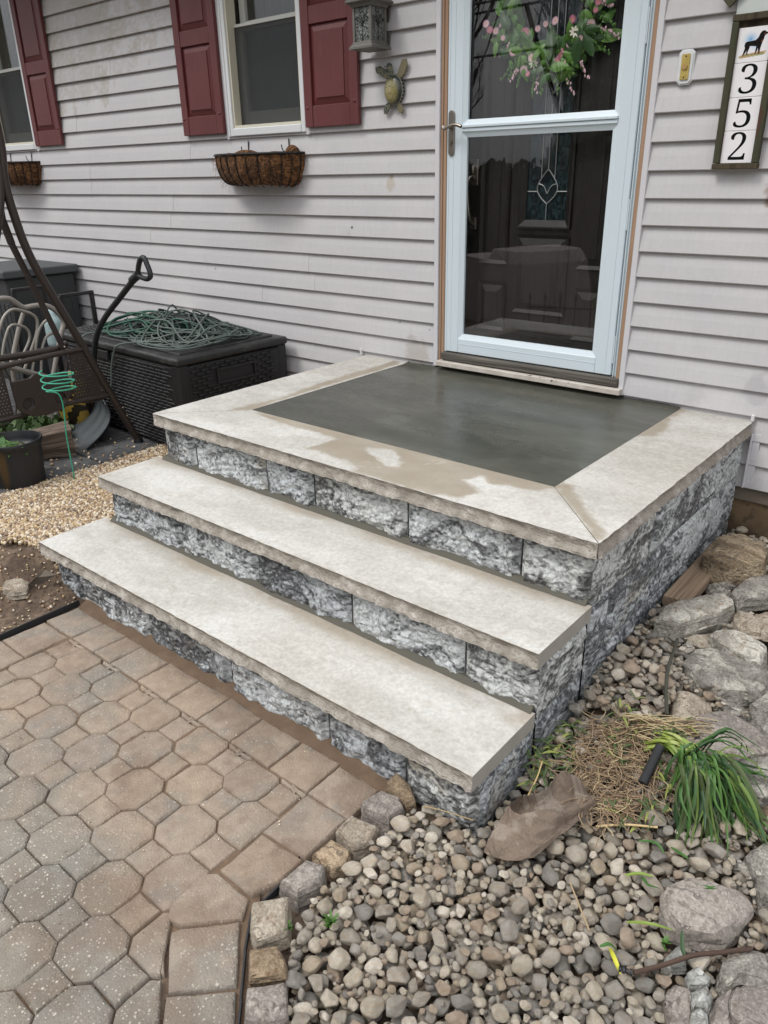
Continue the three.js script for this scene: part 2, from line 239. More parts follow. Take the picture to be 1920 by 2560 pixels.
// glazing bead: bevelled inner frame
function beadF(x0, x1, y0, y1, b, z0, z1) { const q = [[x0, y0], [x1, y0], [x1, y1], [x0, y1]], r = [[x0 + b, y0 + b], [x1 - b, y0 + b], [x1 - b, y1 - b], [x0 + b, y1 - b]], t = []; for (let i = 0; i < 4; i++) { const j = (i + 1) % 4; t.push(...q[i], z1, ...q[j], z1, ...r[j], z0, ...q[i], z1, ...r[j], z0, ...r[i], z0, ...r[i], z0, ...r[j], z0, ...r[j], z0 - .012, ...r[i], z0, ...r[j], z0 - .012, ...r[i], z0 - .012); } return poly3(t); }
mesh('glazing_bead', merge([beadF(-.7205, .037, .8165, 1.764, .0235, -.003, .0062), beadF(-.7205, .037, 1.79, 2.702, .0235, -.003, .0062)]), M.white, sd);
mesh('meeting_rail', merge([bx(-.7193, .0358, 1.763, 1.779, -.03, .0105, .003), bx(-.7193, .0358, 1.7795, 1.792, -.03, .016, .003)]), M.white, sd);
mesh('pane', bx(-.70, .016, .836, 1.765, -.0155, -.0115, 0), M.glass, sd);
mesh('pane', bx(-.70, .016, 1.79, 2.685, -.0225, -.0185, 0), M.glass, sd);
M.nickel = mat(S(150, 142, 132), .34, { metalness: .95 });
{
  const h = grp('handle_set', sd);
  const oval = (w, hh, n = 10) => { const p = []; for (let i = 0; i <= n; i++) { const a = i / n * Math.PI; p.push([Math.cos(a) * w, hh - w + Math.sin(a) * w]); } for (let i = 0; i <= n; i++) { const a = Math.PI + i / n * Math.PI; p.push([Math.cos(a) * w, -hh + w + Math.sin(a) * w]); } return p; };
  const pl = extr(oval(.0145, .093), .006, .002); pl.translate(-.776, 1.76, .008);
  const lv = tube([[-.778, 1.786, .012], [-.782, 1.787, .038], [-.797, 1.786, .05], [-.79, 1.778, .052], [-.768, 1.785, .053], [-.74, 1.792, .053], [-.715, 1.79, .053], [-.695, 1.783, .052]], .0075, 40, 10);
  const k = new THREE.CylinderGeometry(.0075, .009, .012, 14); k.rotateX(Math.PI / 2); k.translate(-.776, 1.724, .017); const k2 = bx(-.778, -.774, 1.705, 1.718, .014, .02, .001);
  mesh('handle', merge([pl, lv, k, k2]), M.nickel, sd); sd.remove(h);
}
for (const y of [2.09, 1.42, .86]) mesh('hinge', bx(.1165, .1215, y - .06, y + .06, .0, .0098, .002), M.white, sd);
// entry door, a step behind the storm door
const ed = grp('entry_door', house), ZD = -.10;
M.door = pmat(0xffffff, .55, { map: woodTex([19, 14, 12], [27, 20, 17], [13, 10, 9], 4, 1), bumpMap: gtex(256, 128, (u, v) => fbm(u * 64, v * 3, 3, 64, 3), 3, 1), bumpScale: .0012 });
mesh('door_slab', triUV(merge([bx(-.793, -.455, .75, 2.778, -.145, ZD, 0), bx(-.205, .117, .75, 2.778, -.145, ZD, 0), bx(-.455, -.205, .75, 1.365, -.145, ZD, 0), bx(-.455, -.205, 2.52, 2.778, -.145, ZD, 0)]), 1.3), M.door, ed);
mesh('lite_frame', merge([beadF(-.462, -.198, 1.355, 2.53, .03, ZD - .012, ZD + .012), bx(-.47, -.458, 1.35, 2.535, ZD, ZD + .012, .002), bx(-.202, -.19, 1.35, 2.535, ZD, ZD + .012, .002), bx(-.458, -.202, 1.347, 1.358, ZD, ZD + .012, .002), bx(-.458, -.202, 2.527, 2.538, ZD, ZD + .012, .002)]), M.door, ed);
M.lite = pmat(S(70, 84, 86), .25, { map: ctex(256, 512, (u, v) => { const a = fbm(u * 24, v * 60, 4, 24, 60); return mix3([120, 150, 156], [56, 74, 80], sst(.38, .62, a)); }), bumpMap: gtex(256, 512, (u, v) => fbm(u * 24, v * 60, 3, 24, 60)), bumpScale: .003, clearcoat: .6, clearcoatRoughness: .15 });
M.lite2 = pmat(S(30, 38, 40), .08, { clearcoat: 1 });
{
  const g = bx(-.433, -.227, 1.384, 2.502, -.13, -.118, 0); uvBy(g, (x, y) => [(x + .433) / .206, (y - 1.384) / 1.118]); mesh('textured_glass', g, M.lite, ed);
  mesh('clear_glass', bx(-.362, -.293, 1.56, 2.46, -.1175, -.1155, 0), M.lite2, ed);
  const zc = -.113, cm = [], T = (p, r = .0026) => cm.push(tube(p.map(([a, b]) => [a, b, zc]), r, 20, 5));
  const cx = -.3275;
  T([[cx - .034, 1.565], [cx - .034, 1.80], [cx - .034, 2.46]]); T([[cx + .034, 1.565], [cx + .034, 1.80], [cx + .034, 2.46]]); T([[cx, 1.60], [cx, 1.7], [cx, 1.86]]);
  for (const sgn of [-1, 1]) {
    T([[cx, 1.60], [cx + sgn * .02, 1.578], [cx + sgn * .046, 1.54], [cx + sgn * .051, 1.515], [cx + sgn * .035, 1.485], [cx, 1.455]], .003);
    T([[cx + sgn * .046, 1.54], [cx + sgn * .02, 1.53], [cx, 1.497]]); T([[cx + sgn * .051, 1.507], [cx + sgn * .1, 1.507]]);
    T([[cx + sgn * .034, 1.80], [cx + sgn * .014, 1.785], [cx, 1.762]]); T([[cx + sgn * .034, 1.80], [cx + sgn * .1, 1.802]]);
    T([[cx + sgn * .034, 1.945], [cx + sgn * .014, 1.925], [cx, 1.897]]); T([[cx + sgn * .008, 1.965], [cx + sgn * .03, 1.942], [cx + sgn * .052, 1.95], [cx + sgn * .055, 1.972]]);
  }
  T([[cx, 1.455], [cx, 1.42], [cx, 1.386]]); T([[cx, 1.96], [cx, 2.1], [cx, 2.46]]);
  mesh('lead_came', merge(cm), mat(S(176, 180, 178), .35, { metalness: .8 }), ed);
}
for (const [a, b, c, d] of [[-.452, -.208, .98, 1.305], [-.655, -.53, .88, 1.08], [-.13, -.02, .88, 1.08], [-.655, -.53, 1.2, 2.4], [-.13, -.02, 1.2, 2.4]]) mesh('panel', triUV(merge([beadF(a - .018, b + .018, c - .018, d + .018, .016, ZD - .0, ZD + .008), raised(a, b, c, d, ZD + .001, .03, .012)]), 1.3), M.door, ed);
{
  const pl = bx(-.735, -.69, 1.535, 1.65, ZD, ZD + .012, .004), th = new THREE.SphereGeometry(.016, 10, 8); th.scale(.7, 1.5, .8); th.translate(-.712, 1.605, ZD + .02);
  mesh('thumb_latch', merge([pl, th]), M.nickel, ed);
  const gr = tube([[-.712, 1.565, ZD + .012], [-.714, 1.575, ZD + .03], [-.722, 1.56, ZD + .045], [-.726, 1.53, ZD + .048], [-.72, 1.46, ZD + .047], [-.712, 1.40, ZD + .044], [-.71, 1.372, ZD + .03], [-.712, 1.36, ZD + .01]], .0075, 30, 8), pl2 = bx(-.73, -.694, 1.335, 1.39, ZD, ZD + .01, .003);
  mesh('grip', merge([gr, pl2]), M.nickel, ed);
}
// metal end trim where the stoop meets the wall
mesh('end_trim', merge([bx(.751, .757, .366, .60, -.01, .036, .002), bx(.757, .785, .366, .60, .012, .018, .002)]), M.vinylTrim, house);
mesh('end_trim', bx(.737, .75, .652, .678, .012, .03, .002), M.vinylTrim, house);
mesh('end_trim', bx(-1.375, -1.362, .655, .688, .012, .03, .002), M.vinylTrim, house);
// ---------------------------------------------------------------- stone stoop
const stoop = tag(grp('stone_stoop'), 'granite block front stoop with limestone treads and a freshly poured landing', 'stoop');
const gneiss = ctex(1024, 1024, (u, v) => {
  const wx = fbm(u * 6 + 3, v * 6, 3, 6) - .5, wy = fbm(u * 6, v * 6 + 9, 3, 6) - .5;
  const b = fbm(u * 5 + wx * 2, v * 20 + wy * 3 + wx * 5, 4, 5, 20), c = fbm(u * 11 + wx * 3, v * 70 + wx * 14 + wy * 5, 3, 11, 70), f = vn(u * 256, v * 256, 256) * .6 + LAT[(Math.floor(u * 1024) * 57 + Math.floor(v * 1024) * 409) & 65535] * .4, g = fbm(u * 80, v * 110, 2, 80, 110);
  let t = sst(.34, .56, b * .48 + c * .32 + g * .2);
  const g2 = fbm(u * 150 + wx * 20, v * 190, 2, 150, 190); t = clamp(.26 + t * .6 + (f - .5) * .46 + (g - .5) * .46 + (g2 - .5) * .55);
  let k = mix3([58, 58, 60], [202, 206, 207], t); const rust = sst(.66, .8, fbm(u * 5 + 7, v * 5 + 2, 4, 5)); k = mix3(k, [150, 122, 84], rust * .35 * t); return k;
});
/*T*/
const gneissB = gtex(512, 512, (u, v) => { const wx = fbm(u * 6 + 3, v * 6, 2, 6) - .5; return clamp(.5 * fbm(u * 24 + wx * 4, v * 44 + wx * 6, 4, 24, 44) + .3 * vn(u * 200, v * 200, 200) + .2 * fbm(u * 60, v * 60, 2, 60)); });
const capFn = (x, z, s = 0) => { const a = fbm(x * 3 + s, z * 7 + s, 5), b = fbm(x * 14 + 3, z * 46 + s, 4), c = fbm(x * 120, z * 120, 2), d = fbm(x * 1.3 + 9 + s, z * 2.2, 3), e = fbm(x * 40 + s, z * 40, 3); let k = mix3([177, 174, 167], [196, 194, 189], sst(.3, .7, a)); k = mix3(k, [170, 164, 154], sst(.42, .78, d) * .6); k = mix3(k, [200, 198, 192], sst(.45, .85, b) * .4); k = mix3(k, [156, 149, 138], sst(.5, .85, e) * .25); const pit = LAT[(Math.floor(x * 620) * 131 + Math.floor(z * 620) * 977 + 40000) & 65535] > .994 ? -34 : 0, n = (c - .5) * 24 + (vn(x * 420, z * 420) - .5) * 12 + pit; return [k[0] + n, k[1] + n, k[2] + n]; };
const px2w = (k, ox, oy, P, y) => P.map(([a, b]) => { const p = onY(ox + a * k, oy + b * k, y); return [p.x, p.z]; });
const wetP = [
  px2w(.3858, 340, 860, [[750, 428], [560, 432], [690, 405], [800, 380], [900, 358], [1200, 250], [1350, 203], [1659, 112], [1700, 100], [1700, 130], [1659, 142], [900, 372]], .65),
  px2w(1, 0, 0, [[629, 1025], [668, 1045], [726, 1066], [784, 1080], [841, 1097], [809, 1109], [762, 1122], [822, 1136], [895, 1165], [880, 1178], [960, 1200], [1020, 1222], [1076, 1236], [1150, 1242], [1209, 1231], [1196, 1210], [1250, 1213], [1330, 1226], [1388, 1222], [1384, 1205], [1000, 1110]], .65),
  px2w(.5787, 960, 600, [[730, 1062], [742, 1072], [800, 1012], [860, 985], [940, 925], [1000, 872], [1060, 850], [1180, 850], [1215, 805], [1240, 770], [1312, 736], [1268, 722]], .65),
  px2w(.5787, 960, 1200, [[727, 22], [800, 15], [850, 95], [905, 170], [962, 242], [925, 272], [870, 205], [800, 110]], .65)];
const dryP = [px2w(1, 0, 0, [[903, 1118], [980, 1126], [1006, 1150], [995, 1168], [957, 1166], [942, 1146]], .65), px2w(.5787, 960, 600, [[330, 1040], [420, 1012], [470, 1060], [560, 1078], [430, 1090]], .65)];
const LX0 = -1.42, LX1 = .8, LZ0 = -.02, LZ1 = 1.5;
const inBox = (x, z, P) => { P.b ??= [Math.min(...P.map(p => p[0])), Math.max(...P.map(p => p[0])), Math.min(...P.map(p => p[1])), Math.max(...P.map(p => p[1]))]; const b = P.b; return x > b[0] - .03 && x < b[1] + .03 && z > b[2] - .03 && z < b[3] + .03; };
/*T*/
const landTex = ctex(1110, 760, (u, v) => {
  const x = lerp(LX0, LX1, u), z = lerp(LZ0, LZ1, v); let k = capFn(x, z, 2);
  const jx = (fbm(x * 26, z * 26, 4) - .5) * .034, jz = (fbm(x * 26 + 40, z * 26, 4) - .5) * .034; let w = 0;
  for (const [ox, oz] of [[0, 0], [.012, 0], [-.012, .004], [0, .012], [.004, -.012], [.02, .012], [-.018, -.012], [-.012, .02]]) { let q = 0; for (const P of wetP) if (inBox(x, z, P) && inPoly(x + jx + ox, z + jz + oz, P)) q = 1; for (const P of dryP) if (inBox(x, z, P) && inPoly(x + jx + ox, z + jz + oz, P)) q = 0; w += q / 8; }
  const wet = mix3([136, 125, 108], [150, 139, 122], fbm(x * 9, z * 20, 4)); const fl = sst(.78, .8, vn(x * 60 + 3, z * 60)) * sst(.6, .8, vn(x * 6, z * 6)); k = mix3(k, wet, sst(.1, .9, w) * (.62 + .3 * fbm(x * 7, z * 11, 3))); return mix3(k, [204, 201, 194], fl * .3);
});
/*T*/
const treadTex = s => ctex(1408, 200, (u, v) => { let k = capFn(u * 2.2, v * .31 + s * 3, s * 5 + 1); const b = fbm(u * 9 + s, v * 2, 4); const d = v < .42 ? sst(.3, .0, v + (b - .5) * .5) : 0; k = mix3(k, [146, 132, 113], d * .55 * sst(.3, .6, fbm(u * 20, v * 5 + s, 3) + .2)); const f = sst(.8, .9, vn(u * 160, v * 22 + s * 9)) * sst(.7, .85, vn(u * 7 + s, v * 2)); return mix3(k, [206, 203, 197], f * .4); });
/*T*/
M.land = mat(0xffffff, .82, { map: landTex, bumpMap: speckRep(3), bumpScale: .0005 });
/*T*/
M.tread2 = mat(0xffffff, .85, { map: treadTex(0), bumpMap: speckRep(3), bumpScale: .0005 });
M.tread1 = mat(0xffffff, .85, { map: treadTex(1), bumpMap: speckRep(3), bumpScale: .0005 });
/*T*/
M.rockEdge = mat(0xffffff, .95, { map: ctex(512, 512, (u, v) => { const a = fbm(u * 8, v * 8, 5, 8), b = fbm(u * 40, v * 60, 3, 40, 60); return mix3(mix3([146, 139, 129], [184, 178, 169], sst(.34, .66, a * .6 + b * .4)), [112, 104, 94], sst(.58, .74, b) * .5); }), bumpMap: gneissB, bumpScale: .004 });
M.sawn = mat(0xffffff, .9, { map: ctex(256, 256, (u, v) => { const a = fbm(u * 12, v * 12, 4, 12), b = vn(u * 128, v * 128, 128); return mix3([146, 142, 134], [162, 158, 150], a * .7 + b * .3); }) });
M.gneiss = [[1, 1, 1], [.9, .91, .92], [1.0, .985, .95], [.78, .79, .81]].map(c => mat(new THREE.Color(...c), .88, { map: gneiss, bumpMap: gneissB, bumpScale: .0035 }));
M.mortar = mat(S(82, 79, 69), .7); M.core = mat(S(126, 124, 118), .95);
/*T*/
M.concrete = pmat(0xffffff, .5, { map: ctex(1024, 768, (u, v) => { const a = fbm(u * 5 + fbm(u * 3, v * 8, 2) * 2, v * 9, 5), b = fbm(u * 40, v * 70, 3), c = fbm(u * 2 + 3, v * 3 + 3, 3), n = (b - .5) * 10; let k = mix3([66, 67, 60], [82, 83, 75], sst(.3, .7, a)); k = mix3(k, [94, 94, 86], sst(.56, .62, c) * .35); k = mix3(k, [66, 66, 58], sst(.62, .72, fbm(u * 30, v * 4, 3)) * .25); return [k[0] + n, k[1] + n, k[2] + n]; }), roughnessMap: gtex(512, 384, (u, v) => .52 + .55 * (fbm(u * 6, v * 10, 4) - .35)), bumpMap: gtex(512, 384, (u, v) => fbm(u * 8 + fbm(u * 3, v * 3, 2) * 3, v * 18, 4)), bumpScale: .0016 });

// horizontal slab with chiselled (true) or sawn (false) edges; plan runs so that the outside is on the right
/*T*/
function slab(name, plan, y, t, rock, tops, parent, uv, seed = 0) {
  const top = [], side = [], sawn = [], N = plan.length, rows = 6, ring = [];
  for (let i = 0; i < N; i++) {
    const a = plan[i], b = plan[(i + 1) % N], L = Math.hypot(b[0] - a[0], b[1] - a[1]), nx = (b[1] - a[1]) / L, nz = -(b[0] - a[0]) / L, n = rock[i] ? Math.max(2, Math.round(L / .013)) : 1, cols = [];
    for (let k = 0; k <= n; k++) {
      const s = k / n, px = lerp(a[0], b[0], s), pz = lerp(a[1], b[1], s), col = [], en = Math.min(1, Math.min(s, 1 - s) * L / .012);
      for (let r = 0; r <= rows; r++) {
        const v = r / rows, q = s * L; let o = 0;
        if (rock[i]) { const ch = Math.abs(fbm(q * 22 + seed * 5, v * 1.1 + seed, 2) - .5) * 2, fine = fbm(q * 80 + seed, v * 4, 2) - .5; o = (r === 0 ? -.0035 * vn(q * 40, seed + 3) : (.011 * Math.sin(Math.PI * Math.min(1, v * 1.05 + .08)) - .004 * v + ch * .014 - .006 + fine * .007)) * (.25 + .75 * en); }
        col.push([px + nx * o, y - t * v - (rock[i] && r === 0 ? .0 : 0), pz + nz * o]);
      }
      cols.push(col); if (k < n) ring.push(col[0]);
    }
    const out = rock[i] ? side : sawn;
    for (let k = 0; k < n; k++) for (let r = 0; r < rows; r++) { const A = cols[k][r], B = cols[k + 1][r], C = cols[k + 1][r + 1], D = cols[k][r + 1]; out.push(...A, ...B, ...C, ...A, ...C, ...D); }
  }
  const c2 = ring.map(p => new THREE.Vector2(p[0], p[2]));
  for (const f of THREE.ShapeUtils.triangulateShape(c2, [])) { const P = f.map(i => ring[i]), cr = (P[1][0] - P[0][0]) * (P[2][2] - P[0][2]) - (P[1][2] - P[0][2]) * (P[2][0] - P[0][0]); if (cr > 0) P.reverse(); for (const p of P) top.push(p[0], y, p[2]); for (const p of [...P].reverse()) sawn.push(p[0], y - t, p[2]); }
  const gt = uvBy(poly3(top), uv), gs = side.length ? triUV(poly3(side), 2.4) : null, gw = triUV(poly3(sawn), 2);
  // make side faces look outwards
  const all = [gt, gs, gw].filter(Boolean), g = mergeGeometries(all, true); g.groups.forEach((q, i) => q.materialIndex = i);
  return mesh(name, g, gs ? [tops, M.rockEdge, M.sawn] : [tops, M.sawn], parent);
}
const uvLand = (x, y, z) => [(x - LX0) / (LX1 - LX0), (z - LZ0) / (LZ1 - LZ0)];
const XL = -1.358, XR = .744, ZF = 1.426, SXL = -1.0423, SXR = .4457, SZ = 1.1263, J = .0016, TC = .05;
slab('cap_stone', [[XL, .006], [SXL - J, .006], [SXL - J, SZ + J * .3], [XL + .0006, ZF - J * 1.5]].reverse(), .65, TC, [false, false, false, true], M.land, stoop, uvLand, 1);
slab('cap_stone', [[XL + J, ZF], [SXL, SZ + J], [SXR, SZ + J], [XR - J, ZF]].reverse(), .65, TC, [false, false, false, true], M.land, stoop, uvLand, 2);
slab('cap_stone', [[XR, ZF - J * 1.5], [SXR + J, SZ + J * .3], [SXR + J, .006], [XR, .006]].reverse(), .65, TC, [false, false, false, true], M.land, stoop, uvLand, 3);
const uvT = (x0, z0) => (x, y, z) => [(x - x0) / 2.2, (z - z0) / .31];
slab('tread', [[-1.405, 1.396], [-1.405, 1.707], [.731, 1.707], [.731, 1.396]], .43, TC, [false, true, false, false], M.tread2, stoop, uvT(-1.42, 1.397), 4);
slab('tread', [[-1.445, 1.684], [-1.445, 1.996], [.722, 1.996], [.722, 1.684]], .2167, TC, [false, true, false, false], M.tread1, stoop, uvT(-1.46, 1.686), 5);
{ // poured landing
  const n = 60, m = 44, t = [], P = (i, j) => { const x = lerp(SXL + .001, SXR - .001, i / n), z = lerp(.004, SZ - .001, j / m); return [x, .6485 + .0012 * (fbm(x * 3, z * 5, 3) - .5) + (z < .06 ? .010 * (1 - z / .06) * (.5 + fbm(x * 14, 3, 3)) : 0), z]; };
  for (let i = 0; i < n; i++) for (let j = 0; j < m; j++) { const a = P(i, j), b = P(i, j + 1), c = P(i + 1, j + 1), d = P(i + 1, j); t.push(...a, ...b, ...c, ...a, ...c, ...d); }
  let g = poly3(t); g = mergeVertices(g); g.computeVertexNormals(); uvBy(g, (x, y, z) => [(x - SXL) / (SXR - SXL), z / SZ]); mesh('poured_landing', g, M.concrete, stoop);
}
mesh('core', merge([bx(-1.30, .69, -.25, .598, .02, 1.345, 0), bx(-1.33, .69, -.25, .376, 1.3455, 1.63, 0), bx(-1.36, .69, -.25, .163, 1.6305, 1.91, 0)]), M.core, stoop);
// split-face blocks: local u along the course, n outwards
/*T*/
let bseed = 0;
function splitBlock(o, u, n, w, h, d, tone, cA = 0, cB = 0, amp = 1) { const name = 'block';
  const s = bseed++, G = .0095, nu = Math.max(4, Math.round(w / G)), nv = Math.max(4, Math.round(h / G)), t = [], uv = [], ux = (s * .37) % 1, uy = (s * .61) % 1;
  const P = (i, j) => {
    const a = i / nu * w, b = j / nv * h, e = Math.min(a, w - a, b, h - b), f = sst(.007, .02, e), e2 = Math.min(cA ? 1 : a, cB ? 1 : w - a, b, h - b), gv = 1 - sst(.007, .0095, e2);
    const big = fbm(a * 8 + s * 3.1, b * 12 + s, 3) - .36, rid = Math.abs(fbm(a * 10 + b * 12 + s * 7, b * 44 - a * 10, 2) - .5) * 2, fin = fbm(a * 55 + s, b * 80, 2) - .5;
    const dd = (.008 + big * .034 - rid * .011 + fin * .011) * f * amp - .005 * gv; return [o[0] + u[0] * a + n[0] * dd, o[1] + b, o[2] + u[2] * a + n[2] * dd];
  };
  const U = (i, j) => [i / nu * w / 1.05 + ux, j / nv * h / 1.05 + uy];
  const quad = (A, B, C, D, ua, ub, uc, ud) => { t.push(...A, ...B, ...C, ...A, ...C, ...D); uv.push(...ua, ...ub, ...uc, ...ua, ...uc, ...ud); };
  for (let i = 0; i < nu; i++) for (let j = 0; j < nv; j++) quad(P(i, j), P(i + 1, j), P(i + 1, j + 1), P(i, j + 1), U(i, j), U(i + 1, j), U(i + 1, j + 1), U(i, j + 1));
  const B = (i, j) => { const p = P(i, j), c = .005; return [p[0] - n[0] * d + u[0] * (i ? -c : c), p[1] + (j ? -c : c), p[2] - n[2] * d + u[2] * (i ? -c : c)]; };
  const z4 = [[ux, uy], [ux + .05, uy], [ux + .05, uy + .05], [ux, uy + .05]];
  const A0 = P(0, 0), A1 = P(nu, 0), A2 = P(nu, nv), A3 = P(0, nv), b0 = B(0, 0), b1 = B(nu, 0), b2 = B(nu, nv), b3 = B(0, nv);
  for (const [p, q, r, k] of [[A1, b1, b2, A2], [b0, A0, A3, b3], [A3, A2, b2, b3], [b0, b1, A1, A0], [b1, b0, b3, b2]]) quad(p, q, r, k, ...z4);
  const g = poly3(t); g.setAttribute('uv', new THREE.BufferAttribute(new Float32Array(uv), 2)); return mesh(name, g, M.gneiss[tone % 4], stoop);
}
/*T*/
const FX = [1, 0, 0], NZ = [0, 0, 1], SZV = [0, 0, -1], NX = [1, 0, 0], GJ = .0035;
function course(xs, y, h, z, tones) { for (let i = 0; i < xs.length - 1; i++) splitBlock([xs[i] + (i ? GJ : 0), y, z], FX, NZ, xs[i + 1] - xs[i] - (i ? GJ : 0) - (i < xs.length - 2 ? GJ : 0), h, .05, tones[i], 0, i === xs.length - 2 ? 1 : 0); }
course([-1.345, -1.129, -.675, -.411, .038, .484, .72], .402, .195, 1.388, [0, 0, 1, 2, 0, 2]);
course([-1.375, -.885, -.429, .025, .476, .72], .184, .193, 1.672, [1, 0, 3, 0, 2]);
course([-1.405, -1.223, -.754, -.281, .176, .474, .72], -.03, .194, 1.955, [3, 0, 1, 0, 3, 2]);
function sideCourse(zs, y, h, tones) { for (let i = 0; i < zs.length - 1; i++) splitBlock([.72, y, zs[i] - (i ? GJ : 0)], SZV, NX, zs[i] - zs[i + 1] - (i ? GJ : 0) - GJ, h, .05, tones[i], i ? 0 : 1, 0, .5); }
sideCourse([1.388, .93, .465, .01], .404, .194, [2, 0, 0]);
sideCourse([1.388, 1.236, .766, .30, .01], .204, .196, [1, 1, 0, 1]);
sideCourse([1.388, .98, .5, .01], 0, .20, [1, 3, 1]);
sideCourse([1.672, 1.392], .184, .193, [2]); sideCourse([1.672, 1.392], -.02, .2, [1]);
sideCourse([1.955, 1.676], -.03, .194, [3]);
for (const [y, h] of [[.404, .194], [.204, .196]]) for (let i = 0; i < 3; i++) splitBlock([-1.345, y, .01 + i * .46], [0, 0, 1], [-1, 0, 0], .455, h, .04, i);
splitBlock([-1.375, .184, 1.392], [0, 0, 1], [-1, 0, 0], .28, .193, .04, 0); splitBlock([-1.405, -.03, 1.676], [0, 0, 1], [-1, 0, 0], .279, .194, .04, 3);
// mortar fillets at the back of each tread
for (const [x0, x1, y, z] of [[-1.36, .716, .43, 1.388], [-1.39, .712, .2167, 1.672]]) {
  const t = [], n = 120, P = k => { const x = lerp(x0, x1, k / n), a = .014 + .008 * fbm(x * 9, y * 50, 3), b = .013 + .006 * fbm(x * 12 + 5, y * 50, 3); return [[x, y + b, z - .01], [x, y + b, z + a * .35], [x, y + .0006, z + a + .006], [x, y - .002, z - .01]]; };
  for (let k = 0; k < n; k++) { const A = P(k), B = P(k + 1); for (let i = 0; i < 3; i++) t.push(...A[i], ...A[i + 1], ...B[i + 1], ...A[i], ...B[i + 1], ...B[i]); } for (const k of [0, n]) { const A = P(k), f = k ? [0, 3, 2, 1] : [0, 1, 2, 3]; t.push(...A[f[0]], ...A[f[1]], ...A[f[2]], ...A[f[0]], ...A[f[2]], ...A[f[3]]); }
  mesh('mortar_fillet', poly3(t), M.mortar, stoop);
}

// ---------------------------------------------------------------- ground
const soilTex = ctex(512, 512, (u, v) => { const a = fbm(u * 7, v * 7, 5, 7), b = fbm(u * 50, v * 50, 3, 50), l = LAT[(Math.floor(u * 512) * 37 + Math.floor(v * 512) * 911) & 65535]; let k = mix3([78, 64, 52], [108, 92, 77], sst(.3, .7, a)); k = mix3(k, [58, 44, 36], sst(.5, .7, b) * .6); return mix3(k, [160, 146, 126], (l > .985 ? .6 : 0)); });
M.soil = mat(0xffffff, .97, { map: soilTex, bumpMap: gtex(256, 256, (u, v) => fbm(u * 24, v * 24, 4, 24)), bumpScale: .006 });
{
  const xs = [-90, -40, -20, -10], zs = [-60, -20, -6, -.6]; for (let x = -6; x < 4; x += .05) xs.push(x); xs.push(4, 6, 10, 20, 40, 90); for (let z = -.5; z < 4.2; z += .05) zs.push(z); zs.push(4.5, 6, 9, 14, 22, 40, 90);
  const W = xs.length, pos = [], ix = [];
  for (const z of zs) for (const x of xs) {
    let y = groundH(x, z) - .035; const pav = x > -1.205 && (z > 1.9) && (x < .43 + Math.max(0, z - 2.40) || z > 6); const und = x > -1.33 && x < .7 && z < 1.9 && z > 0;
    if (pav) y = -.016; if (und) y = -.1; const soil = x < -1.205 && (x > -1.62) && z > 1.86; if (soil || x < -1.21 && z > 2.3) y = groundH(x, z) - .004; y += (fbm(x * 9, z * 9, 3) - .5) * (pav ? .006 : .016);
    if (x < -2.3 && z < 1.95) y = .11; if (z < 0) y = .0; if (z > 5) y = lerp(y, -.1, .6); pos.push(x, y, z);
  }
  for (let j = 0; j < zs.length - 1; j++) for (let i = 0; i < W - 1; i++) { const a = j * W + i; ix.push(a, a + W, a + W + 1, a, a + W + 1, a + 1); }
  const g = new THREE.BufferGeometry(); g.setAttribute('position', new THREE.BufferAttribute(new Float32Array(pos), 3)); g.setIndex(ix); g.computeVertexNormals(); uvBy(g, (x, y, z) => [x * 1.6, z * 1.6]);
  kind(mesh('ground', g, M.soil), 'structure', 'bare brown soil around the walk and beds');
}
// ---------------------------------------------------------------- paved walk: octagon and square concrete pavers
const walk = kind(grp('paved_walk'), 'structure', 'concrete paver walk of octagons and squares');
const PX0 = -1.4, PX1 = .9, PZ0 = 1.9, PZ1 = 4.2;
const paveTex = ctex(1700, 1700, (u, v) => {
  const x = lerp(PX0, PX1, u), z = lerp(PZ0, PZ1, v), a = fbm(x * 5, z * 5, 4), b = fbm(x * 40, z * 40, 4), f = vn(u * 1024, v * 1024, 256), l = vn(u * 700 + 13, v * 700, 256), l2 = vn(u * 330 + 3, v * 330, 256);
  let k = mix3([108, 104, 97], [142, 137, 128], clamp(a * .5 + b * .5 + (f - .5) * .5)); k = mix3(k, [70, 66, 60], sst(.72, .9, f) * .5 * sst(.4, .7, b));
  // reddish brown bedding sand swept over the stones near the steps and the right edge
  const n = fbm(x * 3.2 + 5, z * 3.2, 5), d1 = z - 2.0, dx = .5 - x; let film = sst(.62, -.05, d1 * .55 + dx * .22 - .16 + (n - .5) * 1.1); film *= .45 + .75 * sst(.3, .62, fbm(x * 13, z * 13, 4) + .12);
  k = mix3(k, mix3([134, 116, 100], [164, 147, 130], b), clamp(film) * .78);
  k = mix3(k, [98, 80, 66], sst(.58, .7, fbm(x * 5 + 31, z * 5 + 11, 5)) * .3);
  let agg = 0; for (const [cs, sd] of [[.0075, 3], [.013, 91]]) { const ci = Math.floor(x / cs), cj = Math.floor(z / cs), h = (ci * 7919 + cj * 104729 + sd * 1303) & 65535, h1 = LAT[h], h2 = LAT[(h * 31 + 7) & 65535], h3 = LAT[(h * 57 + 11) & 65535]; if (h3 > (cs > .01 ? .86 : .78)) { const rr = (.0009 + .0016 * h2 * h2) * (cs > .01 ? 1.4 : 1), d = Math.hypot(x - (ci + .25 + .5 * h1) * cs, (z - (cj + .25 + .5 * h2) * cs) * (.7 + h1 * .6)); agg = Math.max(agg, 1 - sst(rr * .7, rr * 1.2, d)); } } agg *= 1 - clamp(film) * .75; k = mix3(k, [196, 190, 178], agg * .85);
  return k;
});
